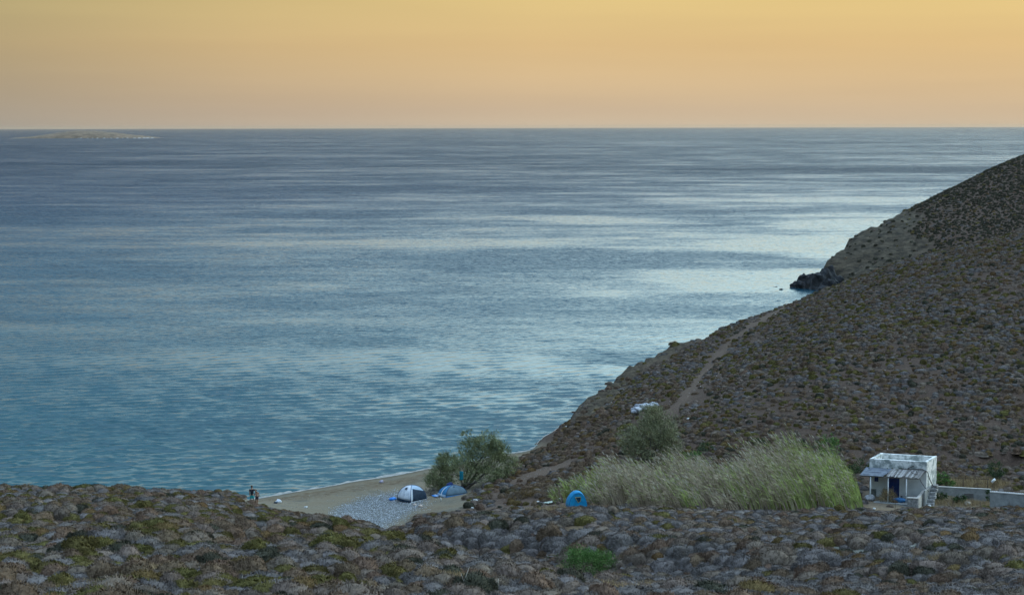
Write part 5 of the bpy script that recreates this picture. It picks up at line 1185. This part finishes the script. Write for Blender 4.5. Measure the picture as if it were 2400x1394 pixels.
mb = MB(); mb.add([(.9, -.5, .92), (1.2, -.25, .74), (1.12, .2, .84), (.85, -.1, 1.1)], [(0, 1, 2, 3)]); mb.build('dark_flap', navy, t3)

q_ = hit(1290, 1181, 130); sheet('pale_tarpaulin', q_.x, q_.y + .4, 1.0, 1.2, .2, simple('pale green tarp', (.42, .5, .42), (.6, .66, .56), .7, 3), 'pale green tarpaulin folded on the ground left of the blue tent', 'tarpaulin', .12, lift=.12)
mb = MB(); mb.blob((0, 0, .12), (.4, .3, .18), 12, .3, 12, 7); o = mb.build('black_bag', simple('black plastic', (.01, .012, .015), None, .5), None, True); o.location = (q_.x + .75, q_.y + .4, ground(q_.x + .75, q_.y + .4) + .02); tag(o, 'black bag between the pale tarpaulin and the blue tent', 'bag')
q_ = hit(653, 1178); mb = MB(); mb.blob((0, 0, .14), (.28, .2, .2), 15, .3, 12, 7); mb2 = mb; o = mb.build('white_bag', simple('white plastic', (.6, .64, .7), (.75, .78, .82), .5, 5), None, True); o.location = q_; tag(o, 'white bag on the sand right of the two people', 'bag')
q_ = hit(646, 1179); mb = MB(); mb.blob((0, 0, .07), (.2, .15, .09), 16, .3, 12, 7); o = mb.build('dark_bag', navy, None, True); o.location = q_; tag(o, 'dark bag lying against the white bag', 'bag')
q_ = hit(894, 1131); mb = MB(); mb.blob((0, 0, .12), (.2, .16, .16), 17, .3, 12, 7); o = mb.build('mooring_buoy', simple('mauve plastic', (.3, .28, .38), (.45, .42, .5), .6, 5), None, True); o.location = q_; tag(o, 'mauve buoy on the upper beach behind the silver tent', 'buoy')
q_ = hit(1034, 1176); mb = MB(); mb.tube([(0, 0, 0), (-.02, 0, .25), (-.05, 0, .45)], [.05, .06, .03], 7); o = mb.build('driftwood_stake', stone_m, None, True); o.location = q_; tag(o, 'short pale stake on the sand between the two left tents', 'stake')
# bare sticks in the near shrubs
for k, (u, v, dx_, h_, lab) in enumerate(((1078, 1390, .35, 1.0, 'bleached bare branch leaning right at the bottom edge'), (1165, 1392, .06, .6, 'short bleached stick upright at the bottom edge right of the branch'), (566, 1385, .04, .55, 'thin pale stick upright in the near left shrubs'), (1282, 1212, .25, .35, 'small bleached stick on the rim above the gully'))):
    q_ = hit(u, v); mb = MB(); mb.tube([(0, 0, 0), (dx_ * .4, 0, h_ * .45), (dx_ * .7, .02, h_ * .7), (dx_, 0, h_)], [.02, .018, .013, .006], 5); mb.tube([(dx_ * .4, 0, h_ * .45), (dx_ * .4 - .1, .03, h_ * .75)], [.012, .005], 5)
    o = mb.build('dead_branch', simple('bleached wood %d' % k, (.42, .38, .32), (.6, .55, .47), .9, 5), None, True); o.location = q_; tag(o, lab, 'branch')

# ============================================================ people
skin_m = simple('tanned skin', (0.30, 0.16, 0.105), (0.36, 0.20, 0.135), .55, 5)
hair_m = simple('black hair', (0.008, 0.007, 0.007), (0.02, 0.017, 0.015), .6, 30)
def skinned(name, verts, edges, radii, mat, parent, rootv=0, sub=2):
    me = bpy.data.meshes.new(name); me.from_pydata(verts, edges, []); o = link(name, me, mat, parent)
    sk = o.modifiers.new('skin', 'SKIN'); sk.use_smooth_shade = True
    for i, r_ in enumerate(radii):
        rr = r_ if hasattr(r_, '__len__') else (r_, r_); me.skin_vertices[0].data[i].radius = rr
        me.skin_vertices[0].data[i].use_root = (i == rootv)
    sb = o.modifiers.new('sub', 'SUBSURF'); sb.levels = sub; sb.render_levels = sub
    return o
def hand(name, wrist, d, side, parent, k=1.0):
    mb_v = [wrist, wrist + d * .05 * k, wrist + d * .09 * k]; ed = [(0, 1), (1, 2)]; rd = [.022, (.036, .016), (.034, .014)]
    fw_ = d.normalized(); sd = side.normalized(); n0 = 2
    for i in range(4):
        b0 = wrist + d * .09 * k + sd * (i - 1.5) * .02; l = (.07, .08, .075, .06)[i]; a = len(mb_v)
        mb_v += [b0, b0 + fw_ * l * .55, b0 + fw_ * l + Vector((0, .015, 0))]; ed += [(n0, a), (a, a + 1), (a + 1, a + 2)]; rd += [.0095, .009, .007]
    a = len(mb_v); mb_v += [wrist + d * .03 + sd * -.035, wrist + d * .07 - sd * .055]; ed += [(1, a), (a, a + 1)]; rd += [.011, .008]
    skinned(name, mb_v, ed, rd, skin_m, parent, 0, 1)
V3 = Vector
# man: seen from behind, weight on both legs, head bent to his right
q_ = hit(592, 1181, 150); man_b = V3(at(591, 1176, q_.y + 1.4)); man_b.z = ground(man_b.x, man_b.y)
man = empty('person', man_b, math.radians(-4)); tag(man, 'person in black t-shirt and teal shorts seen from behind, standing at the left', 'person')
J = dict(pel=(0, 0, .96), sp1=(0, -.01, 1.10), sp2=(0, 0, 1.26), chest=(0, .01, 1.40), neck=(-.005, .02, 1.52), nk2=(-.015, .04, 1.60), hd=(-.02, .05, 1.69), top=(-.02, .05, 1.77),
         hipL=(-.10, 0, .92), knL=(-.115, .03, .50), anL=(-.12, -.02, .10), toeL=(-.13, .15, .035), hipR=(.10, 0, .92), knR=(.11, .02, .50), anR=(.12, -.03, .10), toeR=(.14, .14, .035),
         shL=(-.19, .01, 1.43), elL=(-.225, -.01, 1.15), wrL=(-.22, .06, .90), shR=(.19, .01, 1.43), elR=(.33, .12, 1.26), wrR=(.44, .22, 1.17))
R_ = dict(pel=(.15, .11), sp1=(.14, .10), sp2=(.15, .11), chest=(.165, .115), neck=(.06, .06), nk2=(.055, .055), hd=(.082, .10), top=(.06, .07), hipL=.085, knL=.055, anL=.038, toeL=.03, hipR=.085, knR=.055, anR=.038, toeR=.03,
          shL=.06, elL=.042, wrL=.028, shR=.06, elR=.042, wrR=.028)
E = [('pel', 'sp1'), ('sp1', 'sp2'), ('sp2', 'chest'), ('chest', 'neck'), ('neck', 'nk2'), ('nk2', 'hd'), ('hd', 'top'), ('pel', 'hipL'), ('hipL', 'knL'), ('knL', 'anL'), ('anL', 'toeL'), ('pel', 'hipR'), ('hipR', 'knR'), ('knR', 'anR'), ('anR', 'toeR'),
     ('chest', 'shL'), ('shL', 'elL'), ('elL', 'wrL'), ('chest', 'shR'), ('shR', 'elR'), ('elR', 'wrR')]
def body(J, R_, E, parent, mat, name='body', keys=None, grow=0.0, root='pel'):
    ks = keys or list(J); ix = {k: i for i, k in enumerate(ks)}
    rd = [tuple(a + grow for a in (R_[k] if hasattr(R_[k], '__len__') else (R_[k], R_[k]))) for k in ks]
    return skinned(name, [J[k] for k in ks], [(ix[a], ix[b_]) for a, b_ in E if a in ix and b_ in ix], rd, mat, parent, ix[root])
body(J, R_, E, man, skin_m)
hand('hand', V3(J['wrL']), V3((0, .25, -1)).normalized(), V3((0, 1, 0)), man); hand('hand', V3(J['wrR']), V3((.8, .2, -.4)).normalized(), V3((0, .7, .7)), man)
def face(parent, hd, k=1.0, dirv=V3((0, 1, 0))):
    h_ = V3(hd); s_ = V3((dirv.y, -dirv.x, 0))
    mb = MB(); mb.blob(h_ + dirv * .105 * k + V3((0, 0, -.01)), (.014, .02, .022), 1, 0, 8, 5); mb.build('nose', skin_m, parent, True)
    for sg in (-1, 1):
        mb = MB(); mb.blob(h_ + s_ * .085 * sg * k + V3((0, 0, -.01)), (.012, .022, .035), 2, 0, 8, 5); mb.build('ear', skin_m, parent, True)
        mb = MB(); mb.blob(h_ + s_ * .033 * sg + dirv * .092 * k + V3((0, 0, .02)), (.012, .008, .007), 2, 0, 8, 5); mb.build('eye', hair_m, parent, True)
    mb = MB(); mb.blob(h_ + dirv * .098 * k + V3((0, 0, -.05)), (.025, .008, .007), 2, 0, 8, 5); mb.build('mouth', simple('lips', (.3, .1, .09), None, .5) if 'lips' not in bpy.data.materials else bpy.data.materials['lips'], parent, True)
face(man, J['hd'])
mb = MB(); mb.blob(V3(J['hd']) + V3((0, -.02, .045)), (.092, .105, .085), 6, .06, 14, 9); mb.build('hair', hair_m, man, True)
Js = dict(J); Js['tlL'] = (-.215, 0, 1.26); Js['tlR'] = (.275, .075, 1.33); Rs = dict(R_); Rs['tlL'] = .062; Rs['tlR'] = .062; Js['hem'] = (0, 0, .86); Rs['hem'] = (.15, .11); Rs['chest'] = (.175, .125); Rs['shL'] = .07; Rs['shR'] = .07
body(Js, Rs, [('hem', 'sp1'), ('sp1', 'sp2'), ('sp2', 'chest'), ('chest', 'shL'), ('shL', 'tlL'), ('chest', 'shR'), ('shR', 'tlR')], man, simple('black cotton', (.012, .014, .022), (.02, .022, .032), .9, 8), 'shirt', ['hem', 'sp1', 'sp2', 'chest', 'shL', 'tlL', 'shR', 'tlR'], .012, 'chest')
Js['thL'] = (-.108, .01, .58); Js['thR'] = (.105, .01, .58); Rs['thL'] = .085; Rs['thR'] = .085
Js['wst'] = (0, 0, 1.0); Rs['wst'] = (.145, .105)
body(Js, Rs, [('wst', 'pel'), ('pel', 'hipL'), ('hipL', 'thL'), ('pel', 'hipR'), ('hipR', 'thR')], man, simple('teal cotton', (0.0, 0.22, 0.24), (0.01, 0.32, 0.33), .9, 6), 'shorts', ['wst', 'pel', 'hipL', 'thL', 'hipR', 'thR'], .014)
# woman: leaning her head against his shoulder, right of him
wom_b = man_b + V3((.38, .22, 0)); wom_b.z = ground(wom_b.x, wom_b.y)
wom = empty('person', wom_b, math.radians(6)); tag(wom, 'person in dark bikini with dark hair leaning on the taller person beside them', 'person')
JW = dict(pel=(.02, 0, .88), sp1=(.025, .0, 1.0), sp2=(.03, .01, 1.13), chest=(.02, .03, 1.26), neck=(-.01, .05, 1.37), nk2=(-.04, .08, 1.43), hd=(-.07, .11, 1.50), top=(-.085, .12, 1.57),
          hipL=(-.06, 0, .84), knL=(-.05, .03, .46), anL=(-.03, -.02, .09), toeL=(-.03, .13, .03), hipR=(.10, 0, .84), knR=(.075, .02, .46), anR=(.05, -.03, .09), toeR=(.07, .12, .03),
          shL=(-.14, .03, 1.28), elL=(-.19, .14, 1.08), wrL=(-.12, .30, 1.0), shR=(.17, .03, 1.29), elR=(.23, .03, 1.05), wrR=(.17, .16, .90))
RW = {k: (tuple(a * .84 for a in v) if hasattr(v, '__len__') else v * .86) for k, v in R_.items()}; RW['sp1'] = (.105, .08); RW['pel'] = (.14, .10); RW['chest'] = (.13, .09)
body(JW, RW, E, wom, skin_m)
hand('hand', V3(JW['wrL']), V3((.3, .9, 0)).normalized(), V3((0, 0, 1)), wom, .9); hand('hand', V3(JW['wrR']), V3((-.3, .8, -.3)).normalized(), V3((0, 0, 1)), wom, .9)
face(wom, JW['hd'], .9)
mb = MB(); mb.blob(V3(JW['hd']) + V3((0, -.025, .03)), (.09, .10, .095), 6, .06, 14, 9); mb.blob(V3(JW['hd']) + V3((0.03, -.08, -.10)), (.07, .045, .12), 7, .1, 12, 8); mb.build('hair', hair_m, wom, True)
bk = simple('dark bikini', (.025, .02, .03), (.06, .05, .07), .8, 20)
JW['bk0'] = (.02, 0, .93); RW['bk0'] = (.125, .095)
JW['bk1'] = (.02, 0, .82); RW['bk1'] = (.145, .105); body(JW, RW, [('bk0', 'pel'), ('pel', 'bk1')], wom, bk, 'bikini_bottom', ['bk0', 'pel', 'bk1'], .012)
JW['b0'] = (.025, .02, 1.17); JW['b1'] = (.02, .03, 1.22); RW['b0'] = (.125, .09); RW['b1'] = (.13, .095); body(JW, RW, [('b0', 'b1')], wom, bk, 'bikini_top', ['b0', 'b1'], .014, 'b0')
